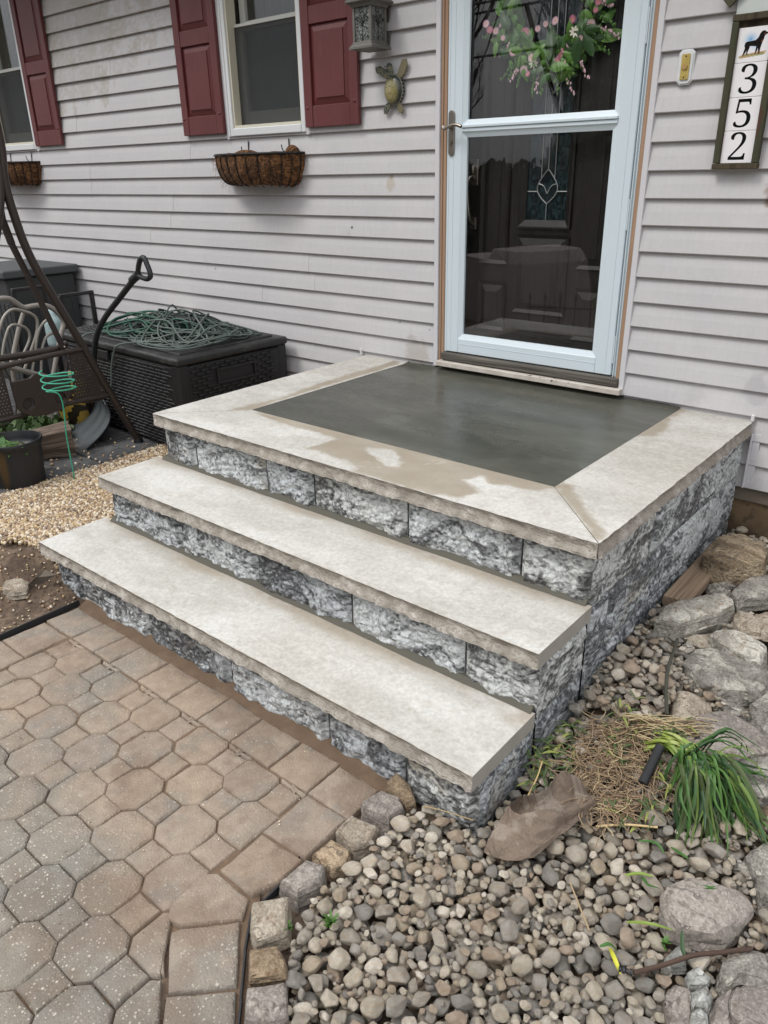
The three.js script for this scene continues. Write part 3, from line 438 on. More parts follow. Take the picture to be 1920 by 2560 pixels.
M.pave = [[1, 1, 1], [.94, .94, .95], [1.06, 1.03, 1.0], [.98, .95, .92]].map(c => mat(new THREE.Color(...c), .93, { map: paveTex, bumpMap: speckRep(3), bumpScale: .004 }));
const uvP = g => uvBy(g, (x, y, z) => [(x - PX0) / (PX1 - PX0), (z - PZ0) / (PZ1 - PZ0)]);
let pseed = 0;
function paver(pts, top = 0, tilt = .003, name = 'paver', parent = walk, wear = .009, mats = M.pave) {
  const s = pseed++, r = rng(s * 77 + 5), area = pts.reduce((q, p, i) => { const b = pts[(i + 1) % pts.length]; return q + p[0] * b[1] - b[0] * p[1]; }, 0); if (area > 0) pts = [...pts].reverse();
  const fine = []; pts.forEach((p, i) => { const q = pts[(i + 1) % pts.length], L = Math.hypot(q[0] - p[0], q[1] - p[1]), n = Math.max(1, Math.round(L / .028)); for (let k = 0; k < n; k++) fine.push([lerp(p[0], q[0], k / n), lerp(p[1], q[1], k / n)]); });
  const cx = fine.reduce((a, p) => a + p[0], 0) / fine.length, cz = fine.reduce((a, p) => a + p[1], 0) / fine.length, tx = (r() - .5) * tilt * 2, tz = (r() - .5) * tilt * 2, dy = (r() - .5) * tilt;
  const yo = (x, z) => top + dy + (x - cx) * tx * 9 + (z - cz) * tz * 9, nn = fine.length;
  const ringAt = (ins, y, jit) => fine.map(([x, z], i) => { const d = Math.hypot(x - cx, z - cz), w = ins + jit * (fbm(x * 45 + s, z * 45, 2) - .5); return [x + (cx - x) / d * w, y + yo(x, z) + (y > -.004 ? jit * .25 * (fbm(x * 30, z * 30 + s, 2) - .5) : 0), z + (cz - z) / d * w]; });
  const rings = [ringAt(.001, -.05, .001), ringAt(.0005, -.0055, .004), ringAt(.0035, -.0013, .008), ringAt(wear * .5 + .002, 0, .01), ringAt(wear + .022, .0005, .004)], t = [];
  for (let k = 0; k < rings.length - 1; k++) for (let i = 0; i < nn; i++) { const j = (i + 1) % nn, A = rings[k][i], B = rings[k][j], C = rings[k + 1][j], D = rings[k + 1][i]; t.push(...A, ...B, ...C, ...A, ...C, ...D); }
  const c = [cx, top + dy + .0008, cz], I = rings[rings.length - 1]; for (let i = 0; i < nn; i++) t.push(...I[i], ...I[(i + 1) % nn], ...c);
  let g = toCreasedNormals(poly3(t), .9); uvP(g); return mesh(name, g, mats[Math.floor(r() * mats.length)], parent);
}
const rightEdge = z => .424 + Math.max(0, z - 2.44);
{
  const A = .073, B = .0435, OX = -.838, OZ = 2.206, PT = .2355, RZ = .1165, clip = (pts) => {
    // clip to the field: x > -1.02, z > 2.146, x < border line
    const half = (P, f) => { const o = []; P.forEach((p, i) => { const q = P[(i + 1) % P.length], a = f(p), b = f(q); if (a >= 0) o.push(p); if (a * b < 0) { const t = a / (a - b); o.push([lerp(p[0], q[0], t), lerp(p[1], q[1], t)]); } }); return o; };
    let P = half(pts, p => p[0] + 1.012); if (P.length > 2) P = half(P, p => p[1] - 2.148); if (P.length > 2) P = half(P, p => .268 + Math.max(0, p[1] - 2.60) * 1.0 - p[0]); return P;
  };
  const ar = P => Math.abs(P.reduce((q, p, i) => { const b = P[(i + 1) % P.length]; return q + p[0] * b[1] - b[0] * p[1]; }, 0)) / 2;
  for (let r = -1; r < 17; r++) for (let k = -2; k < 12; k++) {
    const z = OZ + r * RZ, x = OX + k * PT + (r & 1 ? PT / 2 : 0), a = A - .0012, b = B - .001, c = a - b * .92;
    const oct = [[x - a, z - b], [x - b, z - a], [x + b, z - a], [x + a, z - b], [x + a, z + b], [x + b, z + a], [x - b, z + a], [x - a, z + b]], sx = x + PT / 2, sq = [[sx - b, z - b], [sx + b, z - b], [sx + b, z + b], [sx - b, z + b]];
    for (let P of [oct, sq]) { P = clip(P); if (P.length > 2 && ar(P) > .0012 && !P.some(p => p[1] > 3.9)) { const q = rng(r * 97 + k * 13 + (P.length & 1) + 500), dx = (q() - .5) * .004, dz = (q() - .5) * .004, th = (q() - .5) * .03, mx = P.reduce((s, p) => s + p[0], 0) / P.length, mz = P.reduce((s, p) => s + p[1], 0) / P.length; paver(P.map(([a, b]) => [mx + (a - mx) * Math.cos(th) - (b - mz) * Math.sin(th) + dx, mz + (a - mx) * Math.sin(th) + (b - mz) * Math.cos(th) + dz]), (q() - .5) * .004, .004); } }
  }
  // border along the lowest step, the left edge and the right edge
  const bs = [-1.195, -.998, -.848, -.738, -.571, -.399, -.235, -.07, .105, .266, .424]; for (let i = 0; i < bs.length - 1; i++) paver([[bs[i] + .003, 2.006 + .004 * Math.sin(i * 3)], [bs[i + 1] - .003, 2.004 + .004 * Math.cos(i * 2)], [bs[i + 1] - .003, 2.142], [bs[i] + .003, 2.142]], .002, .004, 'paver', walk, .012);
  const lz = [2.146, 2.32, 2.49, 2.655, 2.83, 3.0, 3.17, 3.34]; for (let i = 0; i < lz.length - 1; i++) paver([[-1.192, lz[i] + .003], [-1.017, lz[i] + .003], [-1.017, lz[i + 1] - .003], [-1.192, lz[i + 1] - .003]], .001, .004, 'paver', walk, .012);
  paver([[.274, 2.149], [.424, 2.147], [.424, 2.306], [.272, 2.314]], .001, .004, 'paver', walk, .012); paver([[.276, 2.321], [.424, 2.313], [.426, 2.40], [.403, 2.469], [.284, 2.468]], 0, .004, 'paver', walk, .012);
  paver([[.258, 2.5], [.285, 2.476], [.403, 2.476], [.433, 2.523], [.336, 2.627], [.294, 2.636], [.268, 2.6]], 0, .004, 'paver', walk, .012);
  paver([[.332, 2.652], [.341, 2.634], [.434, 2.532], [.548, 2.638], [.445, 2.742], [.362, 2.678]], 0, .004, 'paver', walk, .012); paver([[.449, 2.749], [.555, 2.645], [.672, 2.755], [.57, 2.862]], 0, .004, 'paver', walk, .012);
  paver([[.57, 2.872], [.68, 2.763], [.79, 2.87], [.69, 2.975]], 0, .004, 'paver', walk, .012);
  paver([[.292, 2.66], [.306, 2.652], [.345, 2.682], [.404, 2.722], [.376, 2.738], [.34, 2.742]], 0, .003); paver([[.402, 2.80], [.408, 2.732], [.49, 2.797], [.56, 2.87], [.5, 2.9]], 0, .003);
  const sand = mat(0xffffff, .98, { map: ctex(256, 256, (u, v) => mix3([98, 80, 64], [136, 114, 94], fbm(u * 8, v * 8, 5, 8) * .7 + .3 * vn(u * 128, v * 128, 128)), 3, 3), bumpMap: speckRep(6), bumpScale: .003 });
  { const t = [], n = 110; const P = k => { const x = lerp(-1.2, .46, k / n); return [[x, .014 + .012 * fbm(x * 7, 1, 3), 1.93], [x, .0 + .008 * (fbm(x * 9, 3, 3) - .3), 1.985], [x, -.006 - .004 * fbm(x * 11, 4, 2), 2.008 + .012 * fbm(x * 16, 5, 2)], [x, -.014, 2.04]]; }; for (let k = 0; k < n; k++) { const a = P(k), b = P(k + 1); for (let i = 0; i < 3; i++) t.push(...a[i], ...a[i + 1], ...b[i + 1], ...a[i], ...b[i + 1], ...b[i]); } const g = mergeVertices(poly3(t)); g.computeVertexNormals(); uvBy(g, (x, y, z) => [x, z]); kind(mesh('sand_bedding', g, sand), 'structure', 'strip of brown bedding sand along the lowest step'); }
  // joint sand, a few millimetres below the paver tops
  const js = new THREE.PlaneGeometry(2.35, 2.3, 80, 80); js.rotateX(-Math.PI / 2); js.translate(-.03, -.0115, 3.16); const pp = js.attributes.position; for (let i = 0; i < pp.count; i++) { const x = pp.getX(i), z = pp.getZ(i); pp.setY(i, -.0105 + .026 * (fbm(x * 6, z * 6, 3) - .5)); if (x > rightEdge(z) - .02) pp.setX(i, rightEdge(z) - .02); } js.computeVertexNormals(); uvBy(js, (x, y, z) => [x, z]);
  kind(mesh('joint_sand', js, sand), 'structure', 'brown sand in the joints of the paver walk');
}
M.edging = mat(S(30, 32, 35), .6);
tag(mesh('edging_strip', (() => { const p = [[-1.206, 1.99], [-1.208, 2.2], [-1.204, 2.45], [-1.208, 2.8], [-1.206, 3.3]], g = []; for (let i = 0; i < 4; i++) g.push(flatBar([p[i][0], -.014, p[i][1]], [p[i + 1][0], -.014, p[i + 1][1] + .004], .006, .07)); return merge(g); })(), M.edging), 'dark plastic lawn edging strip between bare soil and the pavers', 'edging');
tag(mesh('edging_strip', (() => { const p = [[.432, 2.40], [.438, 2.50], [.50, 2.572], [.58, 2.652], [.66, 2.735], [.76, 2.83]], g = []; for (let i = 0; i < 5; i++) g.push(flatBar([p[i][0], -.024, p[i][1]], [p[i + 1][0], -.024, p[i + 1][1] + .002], .005, .05)); return merge(g); })(), M.edging), 'dark plastic edging strip between the pavers and the cobbles', 'edging');
// ---------------------------------------------------------------- things on the wall
M.pewter = mat(S(112, 110, 104), .55, { metalness: .35, bumpMap: speckRep(6), bumpScale: .0012 });
{ // wall lantern
  const L = tag(grp('wall_lantern', null, [-1.183, 2.125, .105]), 'aged grey metal wall lantern with patterned glass beside the window shutter', 'lantern');
  const frus = (a, b, y0, y1, m = M.pewter, n) => { const g = new THREE.CylinderGeometry(b * Math.SQRT2, a * Math.SQRT2, y1 - y0, 4, 1); g.rotateY(Math.PI / 4); g.translate(0, (y0 + y1) / 2, 0); return toCreasedNormals(plain(g), .3); };
  mesh('base', merge([frus(.071, .071, 0, .008), frus(.069, .058, .0085, .022), frus(.058, .056, .0225, .03)]), M.pewter, L);
  for (const [x, z] of [[1, 1], [1, -1], [-1, 1], [-1, -1]]) mesh('corner_post', bx(x * .05 - .0065, x * .05 + .0065, .03, .165, z * .05 - .0065, z * .05 + .0065, .002), M.pewter, L);
  mesh('roof', merge([frus(.058, .066, .165, .176), frus(.066, .079, .1765, .184), frus(.079, .079, .1845, .192), frus(.076, .05, .1925, .225), frus(.05, .02, .2255, .29)]), M.pewter, L);
  mesh('bracket', merge([bx(-.05, .05, -.02, .30, -.1, -.088, .006), tube([[0, .27, -.09], [0, .33, -.06], [0, .34, -.02], [0, .29, 0]], .011, 20, 8)]), M.pewter, L);
  const gm = pmat(S(176, 180, 178), .28, { map: ctex(128, 256, (u, v) => { const w = fbm(u * 6, v * 4, 3), a = vn(u * 18 + w * 4, v * 26 + w * 9); return mix3([120, 122, 120], [212, 214, 210], sst(.3, .75, a)); }), bumpMap: gtex(128, 256, (u, v) => vn(u * 18 + fbm(u * 6, v * 4, 3) * 4, v * 26)), bumpScale: .004, transmission: .35, thickness: 0 });
  for (let k = 0; k < 4; k++) {
    const a = k * Math.PI / 2, pn = new THREE.PlaneGeometry(.088, .135); pn.translate(0, .0975, .051); pn.rotateY(a); mesh('pane', pn, gm, L);
    const c = [], T = p => c.push(tube(p.map(([x, y]) => [x, .0975 + y, .0525]), .0012, 14, 4));
    T([[0, -.066], [0, -.02], [0, -.005]]); for (const s of [-1, 1]) { T([[0, -.006], [s * .016, .012], [s * .036, .022]]); T([[0, -.006], [s * .008, .012], [s * .024, .03], [s * .036, .022]]); T([[0, -.006], [s * .004, .02], [s * .014, .036], [s * .02, .034]]); T([[s * .036, .022], [s * .04, .02], [s * .044, .019]]); T([[s * .014, .036], [s * .006, .048], [0, .052]]); }
    T([[0, .052], [0, .06], [0, .066]]); const g = merge(c); g.rotateY(a); mesh('came', g, M.black, L);
  }
  { const g = new THREE.SphereGeometry(.022, 12, 10); g.scale(1, 1.5, 1); g.translate(0, .12, 0); mesh('bulb', g, mat(S(200, 200, 196), .3), L); }
}
{ // turtle ornament: painted shell, head and flippers
  const T = tag(grp('turtle_ornament', null, [-1.1, 1.957, .017]), 'painted sea turtle wall ornament with tan shell and dark rim', 'ornament');
  const tex = canvasTex(512, 512, (g, w) => {
    g.fillStyle = '#1d2224'; g.fillRect(0, 0, w, w); const gr = g.createRadialGradient(235, 270, 40, 235, 270, 200); gr.addColorStop(0, '#a89c6e'); gr.addColorStop(.5, '#8e8558'); gr.addColorStop(.85, '#22282a'); g.fillStyle = gr; g.beginPath(); g.ellipse(250, 256, 188, 190, 0, 0, 7); g.fill();
    g.strokeStyle = '#5c5a38'; g.lineWidth = 4; const hex = (x, y, a, b) => { g.beginPath(); for (let i = 0; i <= 6; i++) { const t = i * Math.PI / 3 + Math.PI / 6; g.lineTo(x + a * Math.cos(t), y + b * Math.sin(t)); } g.stroke(); };
    for (let i = -2; i <= 2; i++) { hex(256, 256 + i * 72, 46, 42); for (const s of [-1, 1]) { g.beginPath(); g.moveTo(256 + s * 42, 256 + i * 72 - 20); g.lineTo(256 + s * 84, 256 + i * 72 - 34); g.lineTo(256 + s * 180, 256 + i * 62 - 30); g.stroke(); g.beginPath(); g.moveTo(256 + s * 84, 256 + i * 72 - 34); g.lineTo(256 + s * 84, 256 + i * 72 + 38); g.stroke(); } }
    g.strokeStyle = '#c9c4ae'; g.lineWidth = 5; for (let i = 0; i < 26; i++) { const t = i / 26 * Math.PI * 2; g.beginPath(); g.moveTo(256 + 196 * Math.cos(t), 256 + 196 * Math.sin(t)); g.lineTo(256 + 250 * Math.cos(t), 256 + 250 * Math.sin(t)); g.stroke(); } g.beginPath(); g.ellipse(256, 256, 197, 197, 0, 0, 7); g.stroke();
  });
  const sg = new THREE.SphereGeometry(1, 40, 20, 0, Math.PI * 2, 0, Math.PI / 2); sg.rotateX(Math.PI / 2); uvBy(sg, (x, y, z) => { const r = Math.hypot(x, y), k = r > 0 ? Math.asin(Math.min(1, r)) / (Math.PI / 2) / r : 1; return [.5 + x * k * .49 * Math.min(1, 1), .5 + y * k * .49]; }); sg.scale(.058, .068, .045); sg.translate(0, 0, .006);
  mesh('shell', sg, pmat(0xffffff, .35, { map: tex, clearcoat: .3 }), T);
  const skin = mat(0xffffff, .5, { map: ctex(128, 128, (u, v) => { const a = sst(.4, .5, vn(u * 24, v * 24, 24)); return mix3([54, 66, 68], [150, 140, 104], a * .8); }), bumpMap: speckRep(2), bumpScale: .0012 });
  const lathe = (pts, sx, pos, rz, m = skin, nm) => { const g = new THREE.LatheGeometry(pts.map(p => new THREE.Vector2(...p)), 12); g.scale(1, 1, sx); g.rotateZ(rz); g.translate(...pos); mesh(nm, g, m, T); };
  lathe([[.0001, 0], [.017, 0], [.014, .02], [.013, .035], [.0165, .045], [.0155, .058], [.009, .068], [.0001, .071]], .8, [-.004, .05, .022], .36, skin, 'head');
  const fl = (pos, L, w, rz, m) => { const pts = [[0, -w * .25], [L * .3, -w * .45], [L * .8, -w * .35], [L, w * .1], [L * .85, w * .5], [L * .35, w * .42], [0, w * .3]]; const g = extr(pts, .005, .0025); g.rotateZ(rz); g.translate(...pos); uvBy(g, (x, y) => [x * 12, y * 12]); mesh('flipper', g, m, T); };
  const tan = mat(S(116, 108, 84), .5); fl([-.022, .055, .014], .1, .034, 2.62, skin); fl([.035, .055, .014], .078, .042, .98, tan); fl([-.03, -.055, .01], .052, .03, 3.95, skin); fl([.025, -.058, .01], .045, .028, 5.15, tan);
  for (const s of [-1, 1]) { const e = new THREE.SphereGeometry(.0028, 8, 6); e.translate(-.03 + s * .009, .1, .036); mesh('eye', e, M.black, T); }
}
{ // doorbell
  const B = tag(grp('doorbell', null, [.2885, 1.938, .013]), 'brass doorbell button on a white octagonal plate beside the door', 'doorbell');
  const oc = (w, h, c) => [[-w, -h + c], [-w + c, -h], [w - c, -h], [w, -h + c], [w, h - c], [w - c, h], [-w + c, h], [-w, h - c]];
  mesh('backplate', merge([extr(oc(.0285, .058, .012), .006, .001), (() => { const g = extr(oc(.024, .0535, .010), .004, .001); g.translate(0, 0, .006); return g; })()]), M.winWhite, B);
  const br = mat(S(214, 190, 112), .3, { metalness: .8, bumpMap: speckRep(20), bumpScale: .002 });
  mesh('brass_plate', bx(-.0155, .0155, -.042, .042, .011, .0155, .0015), br, B);
  { const g = new THREE.CylinderGeometry(.0085, .0095, .004, 20); g.rotateX(Math.PI / 2); g.translate(0, 0, .0175); const t = new THREE.TorusGeometry(.0085, .0018, 8, 20); t.translate(0, 0, .017); mesh('bezel', merge([t]), br, B); g.translate(0, 0, 0); mesh('button', g, mat(S(176, 140, 92), .4), B); }
  for (const y of [-.034, .034]) { const g = new THREE.CylinderGeometry(.0028, .0028, .002, 10); g.rotateX(Math.PI / 2); g.translate(0, y, .0158); mesh('screw', g, M.black, B); }
}
{ // house number post with tiles
  const H = tag(grp('house_number_sign', null, [.525, 1.588, .014]), 'weathered wooden house number sign with dog tile and digits 352', 'sign');
  const wd = mat(0xffffff, .9, { map: woodTex([66, 60, 46], [92, 80, 60], [44, 36, 28], 4, 5), bumpMap: speckRep(3), bumpScale: .0016 });
  const green = mat(0xffffff, .9, { map: woodTex([60, 64, 46], [80, 78, 58], [96, 54, 44], 3, 2), bumpMap: speckRep(3), bumpScale: .0016 });
  mesh('backboard', bx(-.078, .078, .02, .62, 0, .012, .002), wd, H);
  mesh('side_rail', triUV(bx(-.080, -.0572, .020, .472, .012, .034, .003), 3), green, H); mesh('side_rail', triUV(bx(.0572, .080, .020, .472, .012, .034, .003), 3, .3), green, H);
  mesh('bottom_rail', triUV(bx(-.081, .081, 0, .0192, .002, .036, .003), 3), wd, H); mesh('top_rail', triUV(bx(-.081, .081, .4725, .494, .002, .034, .003), 3), wd, H);
  mesh('gable_panel', bx(-.076, .08, .4945, .62, .013, .02, .001), mat(0xffffff, .9, { map: ctex(128, 128, (u, v) => { const a = fbm(u * 9, v * 9, 5, 9); return mix3([198, 204, 200], [160, 160, 150], sst(.5, .7, a)); }) }), H);
  { const g = flatBar([-.115, .535, .03], [.0, .64, .03], .05, .012, V(0, 0, 1)); mesh('roof_board', g, green, H); const h2 = flatBar([.115, .535, .03], [.004, .643, .03], .05, .012, V(0, 0, 1)); mesh('roof_board', h2, green, H); }
  const tile = draw => pmat(0xffffff, .25, { map: canvasTex(256, 256, (g, w, h) => { g.fillStyle = '#f1eef0'; g.fillRect(0, 0, w, h); draw(g, w, h); }), clearcoat: .5, clearcoatRoughness: .1 });
  const dig = ch => tile((g, w, h) => { g.fillStyle = '#111214'; g.font = '305px serif'; g.textAlign = 'center'; g.textBaseline = 'alphabetic'; g.fillText(ch, w / 2, h * .9); });
  const dog = tile((g, w, h) => {
    const blob = (x, y, r, c) => { const q = g.createRadialGradient(x, y, 4, x, y, r); q.addColorStop(0, c); q.addColorStop(1, 'rgba(240,238,240,0)'); g.fillStyle = q; g.fillRect(x - r, y - r, 2 * r, 2 * r); };
    blob(100, 90, 78, 'rgba(120,170,214,.9)'); blob(150, 130, 60, 'rgba(130,176,214,.7)'); blob(190, 70, 40, 'rgba(190,206,226,.6)'); for (let i = 0; i < 22; i++) { const x = 40 + i * 8.4; g.fillStyle = ['#8a8a4a', '#b98f62', '#a5794e', '#6f7d3e'][i % 4]; g.globalAlpha = .55; g.beginPath(); g.ellipse(x, 212 + 8 * Math.sin(i * 1.7) - i * .8, 18, 8, -.1, 0, 7); g.fill(); } g.globalAlpha = 1;
    g.fillStyle = '#1b1716'; const P = p => { g.beginPath(); g.moveTo(...p[0]); for (let i = 1; i < p.length; i++) g.lineTo(...p[i]); g.closePath(); g.fill(); };
    P([[62, 112], [74, 104], [110, 102], [140, 98], [158, 78], [166, 52], [178, 38], [196, 34], [206, 42], [222, 50], [224, 60], [212, 66], [202, 72], [200, 92], [192, 118], [186, 140], [182, 166], [182, 200], [168, 200], [166, 168], [160, 146], [136, 142], [104, 138], [92, 148], [86, 160], [74, 182], [60, 206], [50, 206], [58, 178], [64, 150], [58, 132]]); P([[150, 140], [164, 150], [160, 178], [152, 198], [142, 198], [148, 172]]); P([[92, 140], [102, 148], [92, 172], [88, 200], [78, 200], [80, 176]]);
    g.fillStyle = '#7c4a2c'; for (const [x, y, a, b] of [[206, 60, 10, 5], [188, 110, 6, 9], [176, 186, 5, 14], [150, 188, 5, 10], [58, 198, 6, 8], [84, 188, 4, 11]]) { g.beginPath(); g.ellipse(x, y, a, b, .2, 0, 7); g.fill(); }
  });
  [[dig('2'), 0], [dig('5'), 1], [dig('3'), 2], [dog, 3]].forEach(([m, i]) => { const y0 = .0198 + i * .1082 + .0006, g = bx(-.0565, .0565, y0, y0 + .107, .012, .021, .001); uvBy(g, (x, y) => [(x + .0565) / .113, (y - y0) / .107]); mesh('tile', g, m, H); });
}
// hanging wire baskets with coco liners
const cocoTex = ctex(512, 256, (u, v) => { const w = fbm(u * 10, v * 10, 3, 10), a = vn(u * 128 + w * 20, v * 40 + w * 30, 128, 40), b = fbm(u * 14, v * 8, 4, 14, 8); return mix3(mix3([70, 46, 26], [124, 86, 52], sst(.25, .75, a)), [58, 36, 20], sst(.45, .7, b) * .6); });
M.coco = mat(0xffffff, .97, { map: cocoTex, bumpMap: gtex(256, 256, (u, v) => vn(u * 64 + fbm(u * 8, v * 8, 2, 8) * 12, v * 24 + fbm(u * 8, v * 8, 2, 8) * 16)), bumpScale: .006 });
M.fibre = mat(S(126, 88, 54), .9); M.wire = mat(S(24, 23, 23), .5, { metalness: .3 });
function hangBasket(cx, y, seed, label) {
  const B = tag(grp('hanging_basket', null, [cx, y, .016]), label, 'hanging basket', 'wall baskets under the windows'), hw = .33, dp = .2, H = .165, r = rng(seed);
  const rim = a => [hw * Math.cos(a), 0, dp * Math.sin(a)], body = (a, v) => { const k = Math.cos(v * 1.25), kk = .12 + .88 * Math.pow(k, .6); return [hw * Math.cos(a) * (.3 + .7 * kk), -H * Math.sin(v * Math.PI / 2) * (.96 + .04 * Math.cos(a)), dp * Math.sin(a) * kk]; };
  const rp = []; for (let i = 0; i <= 40; i++) rp.push(rim(i / 40 * Math.PI));
  mesh('rim', merge([tube(rp.map(([x, y, z]) => [x * 1.03, y, z * 1.05]), .007, 80, 6), bar(rim(0), rim(Math.PI), .0045, 6), tube(rp.map(([x, , z]) => [x * .985, -.012, z * .985]), .003, 60, 5)]), M.wire, B);
  for (let i = 0; i <= 12; i++) { const a = (.04 + .92 * i / 12) * Math.PI, p = []; for (let k = 0; k <= 8; k++) { const q = body(a, k / 8); p.push([q[0] * 1.02, q[1] - .004, q[2] * 1.03 + .002]); } mesh('rib', tube(p, .0032, 18, 5), M.wire, B); }
  // liner bulges out between the ribs
  const nu = 120, nv = 18, t = [], Lp = (i, j) => { const a = i / nu * Math.PI, v = j / nv, q = body(a, v), rib = Math.abs(Math.sin((i / nu - .04) / .92 * 12 * Math.PI)), bl = (.003 + .007 * Math.pow(rib, .7)) * (1 - v * .5) + .012 * (fbm(i * .12 + seed, j * .22, 3) - .5); return [q[0] + Math.cos(a) * bl, q[1] + .004 + (j === 0 ? .006 * fbm(i * .2, seed, 2) : 0) - bl * .6 * v, q[2] + Math.sin(a) * bl + .001]; };
  for (let i = 0; i < nu; i++) for (let j = 0; j < nv; j++) { const a = Lp(i, j), b = Lp(i + 1, j), c = Lp(i + 1, j + 1), d = Lp(i, j + 1); t.push(...a, ...c, ...b, ...a, ...d, ...c); }
  for (let i = 0; i < nu; i++) { const a = Lp(i, 0), b = Lp(i + 1, 0); t.push(...a, ...b, b[0] * .9, -.03, b[2] * .85, ...a, b[0] * .9, -.03, b[2] * .85, a[0] * .9, -.03, a[2] * .85, a[0] * .9, -.03, a[2] * .85, b[0] * .9, -.03, b[2] * .85, 0, -.06, .06); const q = i / nu; }
  const g = mergeVertices(poly3(t), 1e-5); g.computeVertexNormals(); uvBy(g, (x, y, z) => [x * 2.2 + z, y * 3.4]); mesh('coco_liner', g, M.coco, B);
  const hump = (x, z, w, h, s) => { const q = new THREE.SphereGeometry(1, 24, 14), p = q.attributes.position; for (let i = 0; i < p.count; i++) { const k = 1 + .3 * (f3(p.getX(i) * 2 + s, p.getY(i) * 2, p.getZ(i) * 2) - .5); p.setXYZ(i, p.getX(i) * k * w, p.getY(i) * k * h, p.getZ(i) * k * .05); } q.translate(x, -.01, z); q.computeVertexNormals(); uvBy(q, (a, b, c) => [a * 3, b * 3 + c]); return q; };
  mesh('liner_flap', merge(seed === 5 ? [hump(-.03, .1, .1, .035, 1), hump(.29, .045, .035, .05, 3), hump(.2, .1, .06, .02, 5)] : [hump(-.05, .1, .2, .02, 2)]), M.coco, B);
  const fb = []; for (let k = 0; k < 190; k++) { const a = r() * Math.PI, v = r() * .95, q = body(a, v), L = .015 + r() * .035, o = [Math.cos(a) + r() - .5, r() * 1.2 - .8, Math.sin(a) + (r() - .5)], s = .014; const A = [q[0] + Math.cos(a) * .01, q[1], q[2] + Math.sin(a) * .01]; fb.push(tube([A, [A[0] + o[0] * L * .4, A[1] + o[1] * L * .4, A[2] + Math.abs(o[2]) * s], [A[0] + o[0] * L * .7 + (r() - .5) * .015, A[1] + o[1] * L - r() * .02, A[2] + Math.abs(o[2]) * s * 1.3]], .0005, 5, 3)); }
  kind(mesh('loose_fibre', merge(fb), M.fibre, B), 'stuff');
  for (const hx of [-.115, .22]) mesh('hook', merge([tube([[hx, .075, 0], [hx, .03, .002], [hx, .002, .008], [hx - .01, .004, .018]], .0035, 14, 5), tube([[hx - .03, .045, .03], [hx - .024, .02, .028], [hx - .012, .004, .014], [hx, .01, .004]], .003, 12, 5)]), M.wire, B);
}
hangBasket(-2.08, 1.704, 5, 'coco lined wire wall basket under the window next to the lantern'); hangBasket(-4.93, 1.718, 8, 'coco lined wire wall basket behind the swing frame post');

